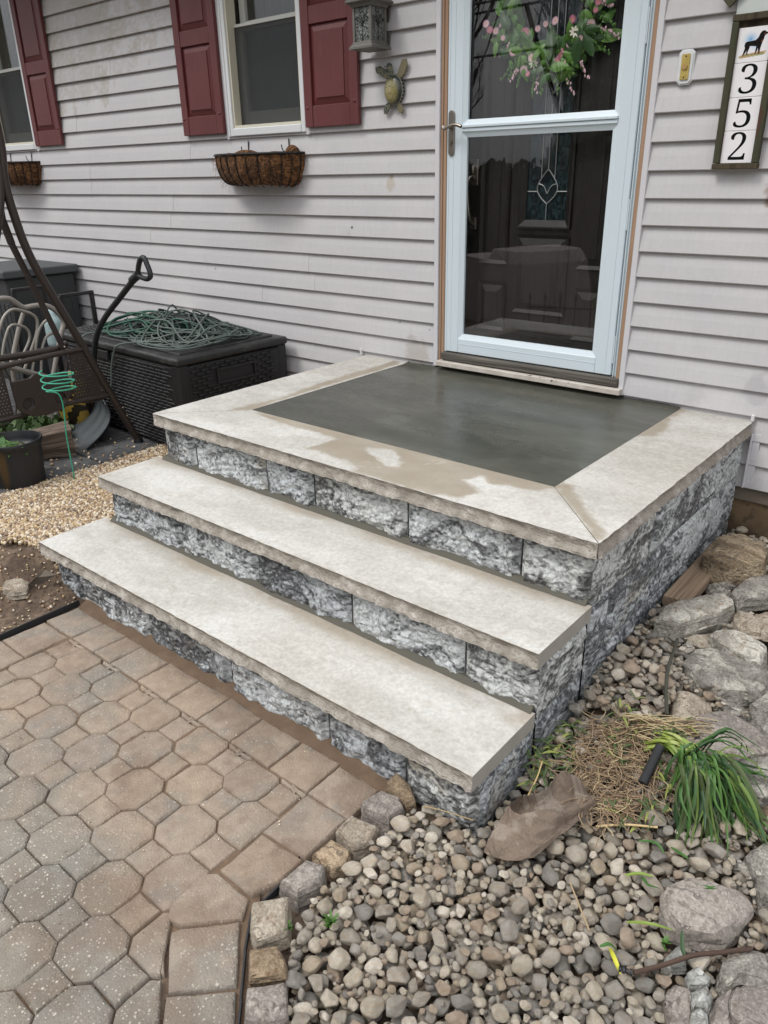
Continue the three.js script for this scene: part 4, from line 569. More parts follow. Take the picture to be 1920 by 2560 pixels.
// ---------------------------------------------------------------- wreath behind the storm door glass
{
  const W = tag(grp('flower_wreath', null, [-.33, 2.215, -.078]), 'leafy wreath with pink and white daisies hanging on the dark entry door', 'wreath'), r = rng(21), R = .2;
  const vine = []; for (let k = 0; k < 4; k++) { const p = []; for (let i = 0; i < 28; i++) { const a = i / 28 * Math.PI * 2; p.push([(R + .012 * Math.sin(a * 5 + k * 2)) * Math.cos(a), (R + .012 * Math.sin(a * 5 + k * 2)) * Math.sin(a), .012 * Math.cos(a * 6 + k * 1.7)]); } vine.push(tube(p, .003, 110, 5, true)); } mesh('vine', merge(vine), mat(S(62, 44, 30), .9), W);
  const leafG = [.065, .085, .1].map((L, q) => { const g = new THREE.PlaneGeometry(1, 1, 4, 8), p = g.attributes.position; for (let i = 0; i < p.count; i++) { const v = p.getY(i) + .5, w = Math.pow(Math.sin(Math.PI * Math.pow(v, .75)), .9) * L * .24, x = p.getX(i) * 2 * w; p.setXYZ(i, x, v * L, -Math.abs(x) * .35 + Math.sin(v * 2.6 + q) * L * .16 - v * v * L * .15); } g.computeVertexNormals(); return g; });
  const lm = [[60, 104, 38], [86, 134, 48], [46, 84, 34], [104, 148, 62]].map(c => pmat(S(...c), .45, { transmission: .25, thickness: 0, side: THREE.DoubleSide }));
  for (let k = 0; k < 230; k++) { const a = k / 230 * Math.PI * 2 + r() * .1, rr = R + (r() - .5) * .12, o = mesh('leaf', leafG[k % 3], lm[Math.floor(r() * 4)], W); o.position.set(Math.cos(a) * rr, Math.sin(a) * rr, .002 + r() * .028); o.scale.setScalar(.45 + r() * .75); o.rotation.set((r() - .5) * .8, (r() - .5) * .9, a - Math.PI / 2 + (r() < .5 ? -1 : 1) * (.4 + r() * 1.5)); }
  for (let k = 0; k < 120; k++) { const a = 3.5 + 2.3 * r(), rr = R + (r() - .45) * .13, o = mesh('leaf', leafG[k % 3], lm[Math.floor(r() * 4)], W); o.position.set(Math.cos(a) * rr, Math.sin(a) * rr, .004 + r() * .03); o.scale.setScalar(.4 + r() * .7); o.rotation.set((r() - .5) * .9, (r() - .5) * 1.1, r() * 6.28); }
  const pet = (n, L, w) => { const a = []; for (let i = 0; i < n; i++) { const g = new THREE.PlaneGeometry(1, 1, 2, 4), p = g.attributes.position; for (let q = 0; q < p.count; q++) { const v = p.getY(q) + .5; p.setXYZ(q, p.getX(q) * w * Math.sin(Math.PI * (.18 + v * .7)), v * L, Math.sin(v * 2) * L * .18 - Math.abs(p.getX(q)) * w * .3); } g.rotateZ(i / n * Math.PI * 2); a.push(g); } const g = merge(a); g.computeVertexNormals(); return g; };
  const pg = pet(13, .019, .006), wg = pet(8, .022, .010), ctr = new THREE.SphereGeometry(.004, 10, 6), pk = mat(S(196, 122, 146), .7, { side: THREE.DoubleSide }), pk2 = mat(S(220, 182, 192), .7, { side: THREE.DoubleSide }), wh = mat(S(236, 232, 214), .7, { side: THREE.DoubleSide });
  const F = [[1314, 80, 'p'], [1345, 72, 'q'], [1389, 52, 'q'], [1432, 48, 'p'], [1437, 80, 'w'], [1334, 158, 'w'], [1310, 175, 'q'], [1404, 140, 'p'], [1412, 125, 'p'], [1422, 112, 'q'], [1216, 60, 'q'], [1240, 78, 'q'], [1490, 25, 'p'], [1496, 5, 'p'], [1283, 130, 'q'], [1330, 145, 'q'], [1365, 60, 'q'], [1408, 158, 'q'], [1395, 150, 'p'], [1320, 185, 'p'], [1452, 95, 'q'], [1225, 75, 'p'], [1258, 95, 'q'], [1478, 60, 'q']];
  for (const [u, v, t] of F) { const p = onZ(u, v, -.045), o = grp('flower', W); o.position.set(p.x + .33, p.y - 2.215, .034); o.rotation.set((r() - .5) * .6, (r() - .5) * .7 + .25, r() * 6); o.scale.setScalar(.6 + r() * .4); mesh('petals', t === 'w' ? wg : pg, t === 'w' ? wh : t === 'p' ? pk : pk2, o); const c = mesh('center', ctr, mat(t === 'w' ? S(70, 50, 20) : S(206, 176, 60), .8), o); }
  for (let k = 0; k < 22; k++) { const a = 3.2 + k * .14 + r() * .2, s = []; const g0 = [Math.cos(a) * R, Math.sin(a) * R, .02], d = [Math.cos(a) + (r() - .5), Math.sin(a) - .4 * r()]; const st = grp('sprig', W); mesh('stem', tube([g0, [g0[0] + d[0] * .05, g0[1] + d[1] * .05, .03], [g0[0] + d[0] * .1, g0[1] + d[1] * .1 - .01, .025]], .001, 10, 4), lm[2], st); for (let i = 0; i < 16; i++) { const q = new THREE.SphereGeometry(.0042, 6, 4); q.scale(1, 1.5, .5); const v = .3 + i / 16 * .75; q.translate(g0[0] + d[0] * .1 * v + (r() - .5) * .014, g0[1] + d[1] * .1 * v + (r() - .5) * .014, .026 + (r() - .5) * .008); s.push(q); } mesh('buds', merge(s), k % 3 ? lm[1] : pk2, st); }
}
// ---------------------------------------------------------------- left patio: rubber pavers, deck box and clutter
const GY = .155;
M.rubber = [[104, 104, 105], [92, 92, 94], [116, 115, 115]].map(c => mat(S(...c), .95, { map: ctex(128, 128, (u, v) => { const a = vn(u * 64, v * 64, 64), b = fbm(u * 8, v * 8, 3, 8); return mix3([150, 150, 150], [255, 255, 255], a * .5 + b * .5); }, 4, 4), bumpMap: speckRep(8), bumpScale: .003 }));
const patio = kind(grp('patio'), 'structure', 'dark grey paver patio beside the gravel bed');
{ const r = rng(31); for (let i = 0; i < 14; i++) for (let j = 0; j < 9; j++) { const w = .31, x1 = -2.245 - i * w - (j % 2 ? w / 2 : 0), z0 = -.02 + j * .205; if (j % 2 && i === 0) { const g = bx(-2.245 - w / 2 + .003, -2.248, .08, GY + (r() - .5) * .004, z0 + .002, z0 + .203, .004); mesh('paver', triUV(g, 1), M.rubber[0], patio); } const g = bx(x1 - w + .004, x1 - .004, .08, GY + (r() - .5) * .008, z0 + .004, z0 + .201, .006); mesh('paver', triUV(g, 1), M.rubber[Math.floor(r() * 3)], patio); } kind(mesh('patio_base', bx(-7, -2.24, -.05, GY - .012, -.1, 1.86, 0), M.soil, patio), 'structure'); }
M.resin = pmat(S(35, 34, 35), .42, { bumpMap: speckRep(10), bumpScale: .0006 });
M.lid = pmat(0xffffff, .45, { map: ctex(512, 512, (u, v) => { const a = fbm(u * 5, v * 5, 5, 5), b = fbm(u * 60, v * 20, 3, 60, 20); return mix3([38, 38, 38], [92, 92, 90], sst(.52, .72, a) * .45 + sst(.62, .74, b) * .35); }), bumpMap: speckRep(5), bumpScale: .001 });
const deckRot = -.035, deck = tag(grp('deck_box', null, [-2.62, GY, .435]), 'black woven resin storage deck box against the siding', 'deck box'); deck.rotation.y = deckRot;
{
  const hx = .665, hz = .385, H = .50; mesh('body', bx(-hx, hx, .01, H, -hz, hz, .02, 2), M.resin, deck);
  for (const [x, z] of [[1, 1], [1, -1], [-1, 1], [-1, -1]]) mesh('corner_post', bx(x * (hx - .03) - .034, x * (hx - .03) + .034, 0, H + .005, z * (hz - .03) - .034, z * (hz - .03) + .034, .012, 2), M.resin, deck);
  const str = new RoundedBoxGeometry(.05, .014, .016, 2, .005), A = [], B = [], C = []; let r = rng(4);
  for (let j = 0; j < 24; j++) for (let i = -1; i < 21; i++) { const x = -hx + .075 + i * .066 + (j % 2) * .033 + (j % 4 > 1 ? .012 : 0); if (x < -hx + .09 || x > hx - .1) continue; if (j > 20 && Math.abs(x + .12) < .15) continue; A.push(mtx([x, .03 + j * .0195, hz + .001 + (r() - .5) * .002], [(r() - .5) * .1, .28, -.16 + (r() - .5) * .08])); }
  for (let j = 0; j < 24; j++) for (let i = -1; i < 12; i++) { const z = -hz + .075 + i * .066 + (j % 2) * .033; if (z < -hz + .1 || z > hz - .1) continue; if (j > 16 && j < 22 && Math.abs(z) < .16) continue; B.push(mtx([hx + .001, .03 + j * .0195, z], [0, Math.PI / 2 + .16, (r() - .5) * .06])); }
  kind(inst('front_weave', str, M.resin, A, deck), 'stuff'); kind(inst('end_weave', str, M.resin, B, deck), 'stuff');
  mesh('end_handle', merge([bx(hx, hx + .014, .36, .45, -.14, -.128, .004), bx(hx, hx + .014, .36, .45, .128, .14, .004), bx(hx, hx + .016, .435, .45, -.128, .128, .004), bx(hx, hx + .012, .358, .372, -.128, .128, .004)]), M.resin, deck);
  mesh('lid_latch', bx(-.2, -.04, .445, .5, hz, hz + .018, .006), M.resin, deck);
  mesh('lid', merge([bx(-hx - .018, hx + .018, H + .004, H + .05, -hz - .012, hz + .018, .018, 3), bx(-hx + .05, hx - .05, H + .04, H + .062, -hz + .05, hz - .05, .012, 2)]), M.lid, deck);
  for (let j = 0; j < 16; j++) for (let i = 0; i < 5; i++) { const x = -hx + .1 + i * .064 + (j % 2) * .032; C.push(mtx([x, H + .062, -hz + .1 + j * .038], [-Math.PI / 2, .1, 0])); } kind(inst('lid_weave', str, M.lid, C, deck), 'stuff');
}
// extension cords heaped on the lid
M.cordG = pmat(S(38, 78, 64), .5); M.cordD = mat(S(62, 74, 69), .55); M.cordS = mat(S(92, 102, 97), .55);
{
  const top = GY + .565, place = (x, z) => [-2.62 + x * Math.cos(deckRot) + z * Math.sin(deckRot), .435 - x * Math.sin(deckRot) + z * Math.cos(deckRot)];
  const cord = (seed, n, cx, cz, ax, az, rad, m, label, tail) => {
    const r = rng(seed), pts = []; let ph = r() * 6;
    for (let i = 0; i < n; i++) { ph += .35 + r() * .75; const k = .25 + .75 * r(), x = cx + Math.cos(ph) * ax * k + .1 * Math.sin(i * .13 + seed), z = cz + Math.sin(ph) * az * k + .06 * Math.cos(i * .21 + seed), [X, Z] = place(clamp(x, -.45, .6), clamp(z, -.3, .33)); const d = Math.hypot((x - cx) / .45, (z - cz) / .26); pts.push(V(X, top + rad + Math.max(0, (1.2 - d)) * .15 * r() + .006 * r(), Z)); }
    if (tail) for (const t of tail) pts.push(V(...t));
    return tag(mesh('extension_cord', tube(pts, rad, n * 7, 6), m), label, 'cord');
  };
  const h = (x, y, z) => { const [X, Z] = place(x, z); return [X, y, Z]; };
  cord(3, 56, -.06, .0, .46, .3, .007, M.cordG, 'thick dark green extension cord looped over the heap on the deck box');
  cord(11, 160, .1, -.04, .56, .36, .0052, M.cordD, 'thin dark grey green cord tangled on the deck box lid');
  cord(17, 130, .2, -.02, .46, .38, .005, M.cordS, 'pale dusty grey cord coiled at the house end of the deck box');
  const tl = tag(mesh('extension_cord', tube([h(-.15, top + .01, .1), h(-.25, top + .012, .3), h(-.255, top - .0, .43), h(-.25, top - .1, .435), h(-.21, top - .19, .44), h(-.14, top - .26, .44), h(-.09, top - .30, .445), h(-.02, top - .315, .445), h(.02, top - .25, .44), h(.05, top - .15, .438), h(.1, top - .05, .435), h(.15, top + .0, .43), h(.22, top + .01, .33), h(.4, top + .012, .2)], .0062, 120, 6), M.cordS), 'cord end with plug hanging down the front of the deck box', 'cord');
  { const a = V(...h(-.14, top - .26, .44)), g = merge([(() => { const q = new THREE.CylinderGeometry(.016, .012, .05, 12); q.rotateZ(.7); return q; })(), (() => { const q = new THREE.CylinderGeometry(.02, .02, .018, 14); q.rotateZ(.7); q.translate(-.02, .024, 0); return q; })()]); g.translate(a.x, a.y, a.z + .004); mesh('plug', g, M.cordG, tl); }
  { const p = place(.12, -.04), g = bx(-.13, .13, 0, .022, -.02, .02, .006, 2); const o = mesh('power_strip', g, M.resin); o.position.set(p[0], top + .07, p[1]); o.rotation.set(.1, .25, -.05); tag(o, 'flat black power strip lying on the heap of cords', 'power strip'); }
  // folded bag behind the shovel
  const g = new THREE.PlaneGeometry(.34, .2, 16, 10); g.rotateX(-Math.PI / 2); const p = g.attributes.position; for (let i = 0; i < p.count; i++) p.setY(i, .02 + .05 * (f3(p.getX(i) * 9, 2, p.getZ(i) * 9) - .3) - .02 * Math.hypot(p.getX(i) / .17, p.getZ(i) / .1)); g.computeVertexNormals(); uvBy(g, (x, y, z) => [x / .34 + .5, z / -.2 + .5]);
  const bag = pmat(0xffffff, .4, { side: THREE.DoubleSide, map: canvasTex(256, 128, (c, w, h) => { c.fillStyle = '#cfcac2'; c.fillRect(0, 0, w, h); c.fillStyle = '#b5473f'; c.fillRect(60, 40, 46, 14); c.fillStyle = '#4a4a4c'; c.fillRect(120, 34, 56, 26); for (let i = 0; i < 9; i++) { c.fillStyle = '#8a8a8a'; c.fillRect(30 + i * 6, 74 + (i % 3) * 9, 90, 3); } }) });
  const q = place(-.42, -.27), o = mesh('plastic_bag', g, bag); o.position.set(q[0], top + .012, q[1]); o.rotation.y = .3; tag(o, 'crumpled white printed plastic bag lying on the deck box lid', 'bag');
}
// snow shovel leaning on the deck box
{
  const Sh = tag(grp('snow_shovel'), 'grey snow shovel with bent black handle leaning on the deck box', 'shovel');
  const sm = pmat(S(60, 65, 67), .5, { bumpMap: speckRep(4), bumpScale: .0008, side: THREE.DoubleSide }), hm = mat(S(34, 37, 39), .55);
  const A = onY(222, 1124, GY + .004), Bp = onY(150, 1062, GY + .004), C = onZ(270, 1012, .95), D = C.clone().add(Bp).sub(A); D.y += .0;
  const back = V(.02, 0, -1).normalize(), n = 34, m = 22, t = [], P = (i, j, off) => { const u = i / n, v = j / m, b = A.clone().lerp(Bp, u), tp = C.clone().lerp(D, u), q = b.lerp(tp, v); const scoop = Math.sin(Math.PI * Math.min(1, v * .95)) * .085 + Math.pow(Math.abs(u - .5) * 2, 2) * -.035; const rib = .007 * Math.cos(u * Math.PI * 2 * 4.5) * sst(0, .25, v); q.addScaledVector(back, scoop + rib + off); return [q.x, Math.max(q.y, GY + .001), q.z]; };
  for (const off of [0, .006]) for (let i = 0; i < n; i++) for (let j = 0; j < m; j++) { const a = P(i, j, off), b = P(i + 1, j, off), c = P(i + 1, j + 1, off), d = P(i, j + 1, off); off ? t.push(...a, ...b, ...c, ...a, ...c, ...d) : t.push(...a, ...c, ...b, ...a, ...d, ...c); }
  const g = mergeVertices(poly3(t), 1e-5); g.computeVertexNormals(); mesh('blade', g, sm, Sh);
  const rimP = []; for (let j = 0; j <= 10; j++) rimP.push(P(0, j * 2.2, .003)); mesh('blade_rim', merge([tube(rimP, .006, 20, 6), tube([0, 8, 17, 26, 34].map(i => P(i, m, .003)), .006, 20, 6)]), sm, Sh);
  const hp = [[236, 1002, .90], [235, 930, .905], [236, 880, .91], [243, 835, .92], [262, 795, .925], [300, 744, .93], [340, 692, .93]].map(([u, v, z]) => onZ(u, v, z)); mesh('shaft', tube(hp, .0165, 60, 10), hm, Sh);
  const E0 = onZ(340, 692, .93), E1 = onZ(385, 650, .94), dir = E1.clone().sub(E0).normalize(), sd = V(0, 0, 1).cross(dir).normalize(), q = (a, b) => E0.clone().addScaledVector(dir, a).addScaledVector(sd, b);
  mesh('grip', merge([tube([q(-.03, 0), q(.02, 0), q(.05, .024), q(.1, .05), q(.135, .046), q(.142, 0), q(.135, -.046), q(.1, -.05), q(.05, -.024), q(.02, 0)], .0135, 60, 8), bar(q(-.05, 0), q(.03, 0), .021, 12)]), hm, Sh);
}
// swing frame with drop-down side tray
M.brownMetal = pmat(S(58, 50, 46), .42, { metalness: .2 });
{
  const X = -2.41, Sw = tag(grp('swing_frame'), 'brown metal patio swing frame with perforated side tray and cup holders', 'swing'), at = (u, v, x = X) => onX(u, v, x), T = (n, p, r, k = 30) => mesh(n, tube(p, r, k, 10), M.brownMetal, Sw);
  T('leg', [V(X, GY + .004, .878), at(260, 957), at(217, 882), at(181, 821), at(126, 730), at(80, 651), at(57, 600), at(36, 540), at(19, 485), at(8, 430), at(3, 371), V(X, 2.0, 1.36)], .021, 70);
  T('leg', [V(X, GY + .004, 1.90), V(X, .9, 1.66), V(X, 1.42, 1.44), V(X, 1.6, 1.39), V(X, 2.0, 1.375)], .021, 50);
  { const g = new THREE.CylinderGeometry(.024, .03, .03, 14); g.translate(X, GY + .012, .878); mesh('foot', g, M.black, Sw); const f = g.clone(); f.translate(0, 0, 1.022); mesh('foot', f, M.black, Sw); }
  mesh('hanger_arm', merge([flatBar(at(160, 874, X - .05).toArray(), at(101, 752, X - .05).toArray(), .028, .02, V(1, 0, 0)), flatBar(at(101.5, 753, X - .05).toArray(), at(29, 610, X - .05).toArray(), .03, .02, V(1, 0, 0)), flatBar(at(29.5, 611, X - .05).toArray(), at(4, 545, X - .05).toArray(), .034, .022, V(1, 0, 0)), flatBar(at(4.5, 546, X - .05).toArray(), [X - .05, 2.0, 1.38], .034, .022, V(1, 0, 0))]), M.brownMetal, Sw);
  T('arm_rail', [at(166, 858, X - .08), at(140, 872, X - .08), at(80, 884, X - .08), at(0, 896, X - .08), at(-80, 905, X - .08)], .017, 30);
  T('tray_rail', [at(208, 872), at(120, 890), at(0, 918), at(-90, 938)], .014, 20);
  T('tray_rail', [at(270, 988), at(190, 1004), at(100, 1026), at(0, 1052), at(-60, 1068)], .014, 20);
  const perf = (pxs, nm) => { // perforated sheet in the frame plane
    const P = pxs.map(([u, v]) => { const p = at(u, v); return [p.z, p.y]; }), holes = []; const x0 = Math.min(...P.map(p => p[0])), x1 = Math.max(...P.map(p => p[0])), y0 = Math.min(...P.map(p => p[1])), y1 = Math.max(...P.map(p => p[1]));
    const cz = P.reduce((a, p) => a + p[0], 0) / P.length, cy = P.reduce((a, p) => a + p[1], 0) / P.length, ins = P.map(([a, b]) => [cz + (a - cz) * .86, cy + (b - cy) * .86]);
    for (let a = x0; a < x1; a += .0165) for (let b = y0, j = 0; b < y1; b += .0165, j++) { const z = a + (j % 2) * .008; if (inPoly(z, b, ins)) { const h = []; for (let k = 0; k < 6; k++) h.push([z + .0034 * Math.cos(k * 1.047), b + .0034 * Math.sin(k * 1.047)]); holes.push(h); } }
    const g = extr(P, .003, 0, holes); g.rotateY(-Math.PI / 2); g.translate(X + .004, 0, 0); mesh(nm, g, M.brownMetal, Sw); const e = P.map(([z, y]) => V(X + .002, y, z)); mesh('sheet_edge', tube(e, .005, 50, 5, true), M.brownMetal, Sw);
  };
  perf([[172, 884], [206, 876], [270, 986], [186, 1000]], 'perforated_sheet'); perf([[-70, 938], [4, 918], [36, 1044], [-60, 1066]], 'perforated_sheet');
  // moulded tray with two cup wells
  const tp = [[28, 957], [75, 947], [85, 937], [100, 935], [118, 945], [166, 930], [177, 968], [178, 985], [160, 1020], [120, 1036], [85, 1040], [60, 1034], [45, 1020]].map(([u, v]) => { const p = at(u, v, X + .03); return [p.z, p.y]; });
  const wells = [[72, 1010, .033], [152, 995, .033]].map(([u, v, r]) => { const p = at(u, v, X + .03); return [p.z, p.y, r]; });
  const g = extr(tp, .012, .003, wells.map(([z, y, r]) => Array.from({ length: 20 }, (_, k) => [z + r * Math.cos(k / 20 * 6.283), y + r * Math.sin(k / 20 * 6.283)]))); g.rotateY(-Math.PI / 2); g.translate(X + .03, 0, 0);
  const tray = mesh('tray', g, M.brownMetal, Sw);
  for (const [z, y, r] of wells) { const c = new THREE.CylinderGeometry(r, r * .92, .02, 20, 1, true), b = new THREE.CircleGeometry(r * .92, 20); c.rotateZ(Math.PI / 2); b.rotateY(Math.PI / 2); b.translate(-.009, 0, 0); const q = merge([c, b]); q.translate(X + .022, y, z); mesh('cup_well', q, mat(S(58, 50, 46), .5, { side: THREE.DoubleSide }), tray); }
  { const p = at(108, 986, X + .034), t = new THREE.TorusGeometry(.02, .0025, 6, 24); t.scale(1, .65, 1); t.rotateY(Math.PI / 2); t.translate(X + .033, p.y, p.z); mesh('emblem', t, M.brownMetal, tray); }
  for (const [u, v] of [[302, 1018], [313, 1038], [157, 866]]) { const p = at(u, v), s = new THREE.SphereGeometry(.006, 8, 6); s.translate(X + .02, p.y, p.z); mesh('bolt', s, M.nickel, Sw); }
}
// tubular metal garden chair behind the swing frame
M.bronze = mat(S(152, 146, 138), .5, { metalness: .3 });
{
  const C = tag(grp('garden_chair'), 'grey brown tubular garden chair with looped back behind the swing frame', 'chair'), k = .1808, at = (a, b, x) => onX(a * k, 640 + b * k, x), T = (n, p, r, x, m = M.bronze) => mesh(n, tube(p.map(([a, b]) => at(a, b, x)), r, 50, 8), m, C);
  T('back_frame', [[-120, 640], [-40, 600], [60, 585], [150, 600], [240, 660], [330, 712], [440, 695], [560, 682], [660, 695], [760, 750], [850, 850], [880, 930], [850, 1060], [800, 1300], [740, 1640]], .0155, -3.1);
  T('back_loop', [[30, 1460], [45, 1280], [80, 1110], [130, 985], [190, 950], [260, 960], [340, 985], [395, 1040], [412, 1110], [400, 1180], [350, 1300], [215, 1550]], .0085, -3.04);
  T('back_loop', [[-30, 1100], [10, 960], [50, 850], [110, 775], [180, 740], [250, 745], [340, 770], [440, 805], [500, 860], [520, 960], [500, 1100], [440, 1280], [330, 1590]], .0095, -3.06);
  T('back_loop', [[440, 1640], [490, 1300], [520, 1100], [560, 980], [640, 890], [690, 870]], .0085, -3.05); T('back_loop', [[570, 1640], [580, 1330], [600, 1220], [650, 1110], [720, 1070], [760, 1070]], .0085, -3.05);
  T('post', [[325, 790], [270, 970], [220, 1190], [160, 1470]], .014, -3.12); T('crossbar', [[-60, 1440], [80, 1520], [250, 1570], [480, 1630], [700, 1690]], .016, -3.03);
  for (const [a, b, c, d] of [[740, 1640, 640, 2100], [160, 1470, 120, 2000]]) { const p = at(a, b, -3.1), q = V(-3.12, GY, p.z + .02); mesh('leg', bar([p.x, p.y, p.z], [q.x, q.y, q.z], .015, 8), M.bronze, C); }
  mesh('leg', bar(at(480, 1630, -3.03).toArray(), [-2.98, GY, 1.08], .014, 8), M.bronze, C);
}
{ // black square-tube chair arms by the wall
  const C = tag(grp('metal_chair'), 'black square tube patio chair frame against the siding', 'chair'), k = .1808, bk = mat(S(40, 38, 38), .4), at = (a, b, x) => onX(a * k, 640 + b * k, x).toArray();
  for (const [P, x] of [[[[160, 490], [605, 408], [740, 780]], -3.75], [[[820, 572], [1280, 478], [1335, 770]], -3.45]]) { const a = at(...P[0], x), b = at(...P[1], x), c = at(...P[2], x), y = (a[1] + b[1]) / 2; mesh('arm', flatBar([a[0], y, a[2]], [b[0], y, b[2]], .03, .022), bk, C); mesh('leg', flatBar([b[0], y, b[2] + .012], [c[0], GY, c[2] + .03], .03, .022, V(1, 0, 0)), bk, C); mesh('leg', flatBar([a[0], y, a[2] - .012], [a[0], GY, a[2] + .05], .03, .022, V(1, 0, 0)), bk, C); }
  const a = at(400, 500, -3.75), b = at(1000, 540, -3.45); mesh('seat', bx(-3.74, -3.46, .50, .53, .2, .75, .006), bk, C);
}
{ // storage bin at the far left
  const B = tag(grp('storage_bin', null, [-4.66, GY, .33]), 'dark grey plastic outdoor storage bin with ribbed sides and lid', 'bin'), m = mat(S(52, 54, 55), .6), m2 = mat(S(74, 77, 78), .55);
  mesh('body', bx(-.36, .36, 0, .78, -.27, .27, .02, 2), m, B); for (let i = 0; i < 9; i++) mesh('rib', bx(.352, .366, .03, .6, -.22 + i * .055 - .012, -.22 + i * .055 + .012, .004), m, B); for (let i = 0; i < 10; i++) mesh('rib', bx(-.32 + i * .07 - .014, -.32 + i * .07 + .014, .03, .6, .262, .276, .004), m, B); mesh('lid', bx(-.39, .39, .782, .84, -.3, .3, .014, 2), m2, B); mesh('latch', bx(.0, .05, .7, .78, .27, .285, .004), m, B);
}
{ // mulch bag, jug and wood log, flower pot, spiral stake
  const at = (a, b, x) => onX(a * .1808, 640 + b * .1808, x), g0 = new THREE.SphereGeometry(1, 20, 16), p = g0.attributes.position; for (let i = 0; i < p.count; i++) { const x = p.getX(i), y = p.getY(i), z = p.getZ(i), k = 1 + .25 * (f3(x * 3, y * 3, z * 3) - .5), q = Math.max(Math.abs(x), Math.abs(y), Math.abs(z)); p.setXYZ(i, x / Math.pow(q, .5) * k * .14, (y / Math.pow(q, .6) * k + 1) * .2, z / Math.pow(q, .5) * k * .1); } g0.computeVertexNormals(); uvBy(g0, (x, y, z) => [x * 4 + z * 4, y * 4]);
  const o = mesh('soil_bag', g0, pmat(0xffffff, .35, { map: ctex(128, 128, (u, v) => { const a = sst(.45, .55, fbm(u * 5, v * 5, 3, 5)); return mix3([150, 126, 54], [40, 34, 26], sst(.35, .6, a)); }) })); o.position.set(-2.98, GY, .93); o.scale.set(.75, .9, .75); o.rotation.y = .5; tag(o, 'yellow and black plastic bag of soil standing behind the swing tray', 'bag');
  const J = tag(grp('watering_jug', null, [-3.5, GY, .7]), 'pale blue green plastic jug standing behind the garden chair', 'jug'), jm = mat(S(150, 170, 172), .5); { const l = new THREE.LatheGeometry([[.0001, .46], [.1, .46], [.11, .5], [.11, .62], [.08, .66], [.045, .68], [.045, .72], [.0001, .72]].map(q => new THREE.Vector2(...q)), 18); l.scale(.62, 1, .62); l.translate(0, -.06, 0); mesh('body', l, jm, J); mesh('stand', bx(-.07, .07, 0, .4, -.07, .07, .01), mat(S(40, 40, 42), .7), J); }
  const lg = new THREE.CylinderGeometry(.085, .1, .2, 30, 10), lp = lg.attributes.position; for (let i = 0; i < lp.count; i++) { const x = lp.getX(i), y = lp.getY(i), z = lp.getZ(i), a = Math.atan2(z, x), k = 1 + .6 * (f3(Math.cos(a) * 2 + 3, y * 7, Math.sin(a) * 2, 3) - .5) + .14 * (f3(Math.cos(a) * 7, y * 3, Math.sin(a) * 7) - .5), cut = a > .3 && a < 1.8 ? .72 : 1; lp.setXYZ(i, x * k * cut, y + .05 * (f3(x * 14, y * 4, z * 14) - .5), z * k * cut); } const lgg = toCreasedNormals(plain(lg), .6); uvBy(lgg, (x, y, z) => [Math.atan2(z, x) * .5 + x * 2, y * 1.6]);
  const lo = mesh('log', lgg, mat(0xffffff, .95, { map: woodTex([104, 90, 78], [138, 122, 108], [62, 50, 42], 5, 7), bumpMap: gtex(256, 256, (u, v) => fbm(u * 40, v * 6, 4, 40, 6)), bumpScale: .012 })); lo.position.copy(onY(134, 1103, GY + .09)); lo.rotation.set(1.25, .75, .5); tag(lo, 'chunk of split weathered log lying on the dark patio', 'log');
  const P = tag(grp('flower_pot', null, [-2.345, GY, 1.635]), 'round black plastic flower pot with weeds growing in it', 'flower pot'), pm = pmat(S(26, 28, 32), .45); { const l = new THREE.LatheGeometry([[.0001, 0], [.112, 0], [.124, .01], [.134, .17], [.136, .21], [.146, .212], [.147, .235], [.138, .236], [.132, .2], [.12, .15], [.0001, .145]].map(q => new THREE.Vector2(...q)), 40); mesh('pot', l, pmat(0xffffff, .45, { map: ctex(512, 128, (u, v) => mix3([27, 30, 35], [80, 58, 26], sst(.22, .1, Math.hypot((u - .1) * 5, (v - .3) * 1.4)) * .8 + sst(.68, .8, fbm(u * 30, v * 8, 3, 30, 8)) * .15)) }), P); const so = new THREE.CircleGeometry(.128, 30); so.rotateX(-Math.PI / 2); so.translate(0, .172, 0); uvBy(so, (x, y, z) => [x * 3, z * 3]); mesh('potting_soil', so, M.soil, P);
    const r = rng(9), lm = [[88, 132, 46], [66, 112, 40], [112, 150, 60]].map(c => pmat(S(...c), .5, { side: THREE.DoubleSide, transmission: .25, thickness: 0 })); for (let k = 0; k < 46; k++) { const L = .05 + r() * .07, g = new THREE.PlaneGeometry(1, 1, 4, 7), q = g.attributes.position; for (let i = 0; i < q.count; i++) { const v = q.getY(i) + .5, e = .55 + .45 * Math.abs(Math.sin(v * 13)); q.setXYZ(i, q.getX(i) * L * .3 * Math.sin(Math.PI * (.1 + v * .88)) * e, v * L * (1 - .3 * v), v * v * L * .7); } g.computeVertexNormals(); const o = mesh('leaf', g, lm[k % 3], P), a = r() * 6.28, d = r() * .085; o.position.set(Math.cos(a) * d, .168, Math.sin(a) * d); o.rotation.set(.2 + r() * .5, a + r() * 2, 0, 'YXZ'); } }
  const sp = [], b = V(-2.141, GY - .03, 1.447), tpx = V(-2.134, .617, 1.447); sp.push(b, b.clone().lerp(tpx, .5), tpx.clone()); for (let i = 0; i <= 44; i++) { const a = i / 44 * 3 * Math.PI * 2 + 2.6; sp.push(V(-2.112 + .072 * Math.cos(a) * (1 - .05 * Math.sin(i)), .632 + i / 44 * .105, 1.447 + .078 * Math.sin(a))); }
  tag(mesh('plant_stake', tube(sp, .0036, 300, 7), pmat(S(58, 160, 130), .4)), 'mint green metal spiral plant stake standing in the tan gravel', 'plant stake');
}
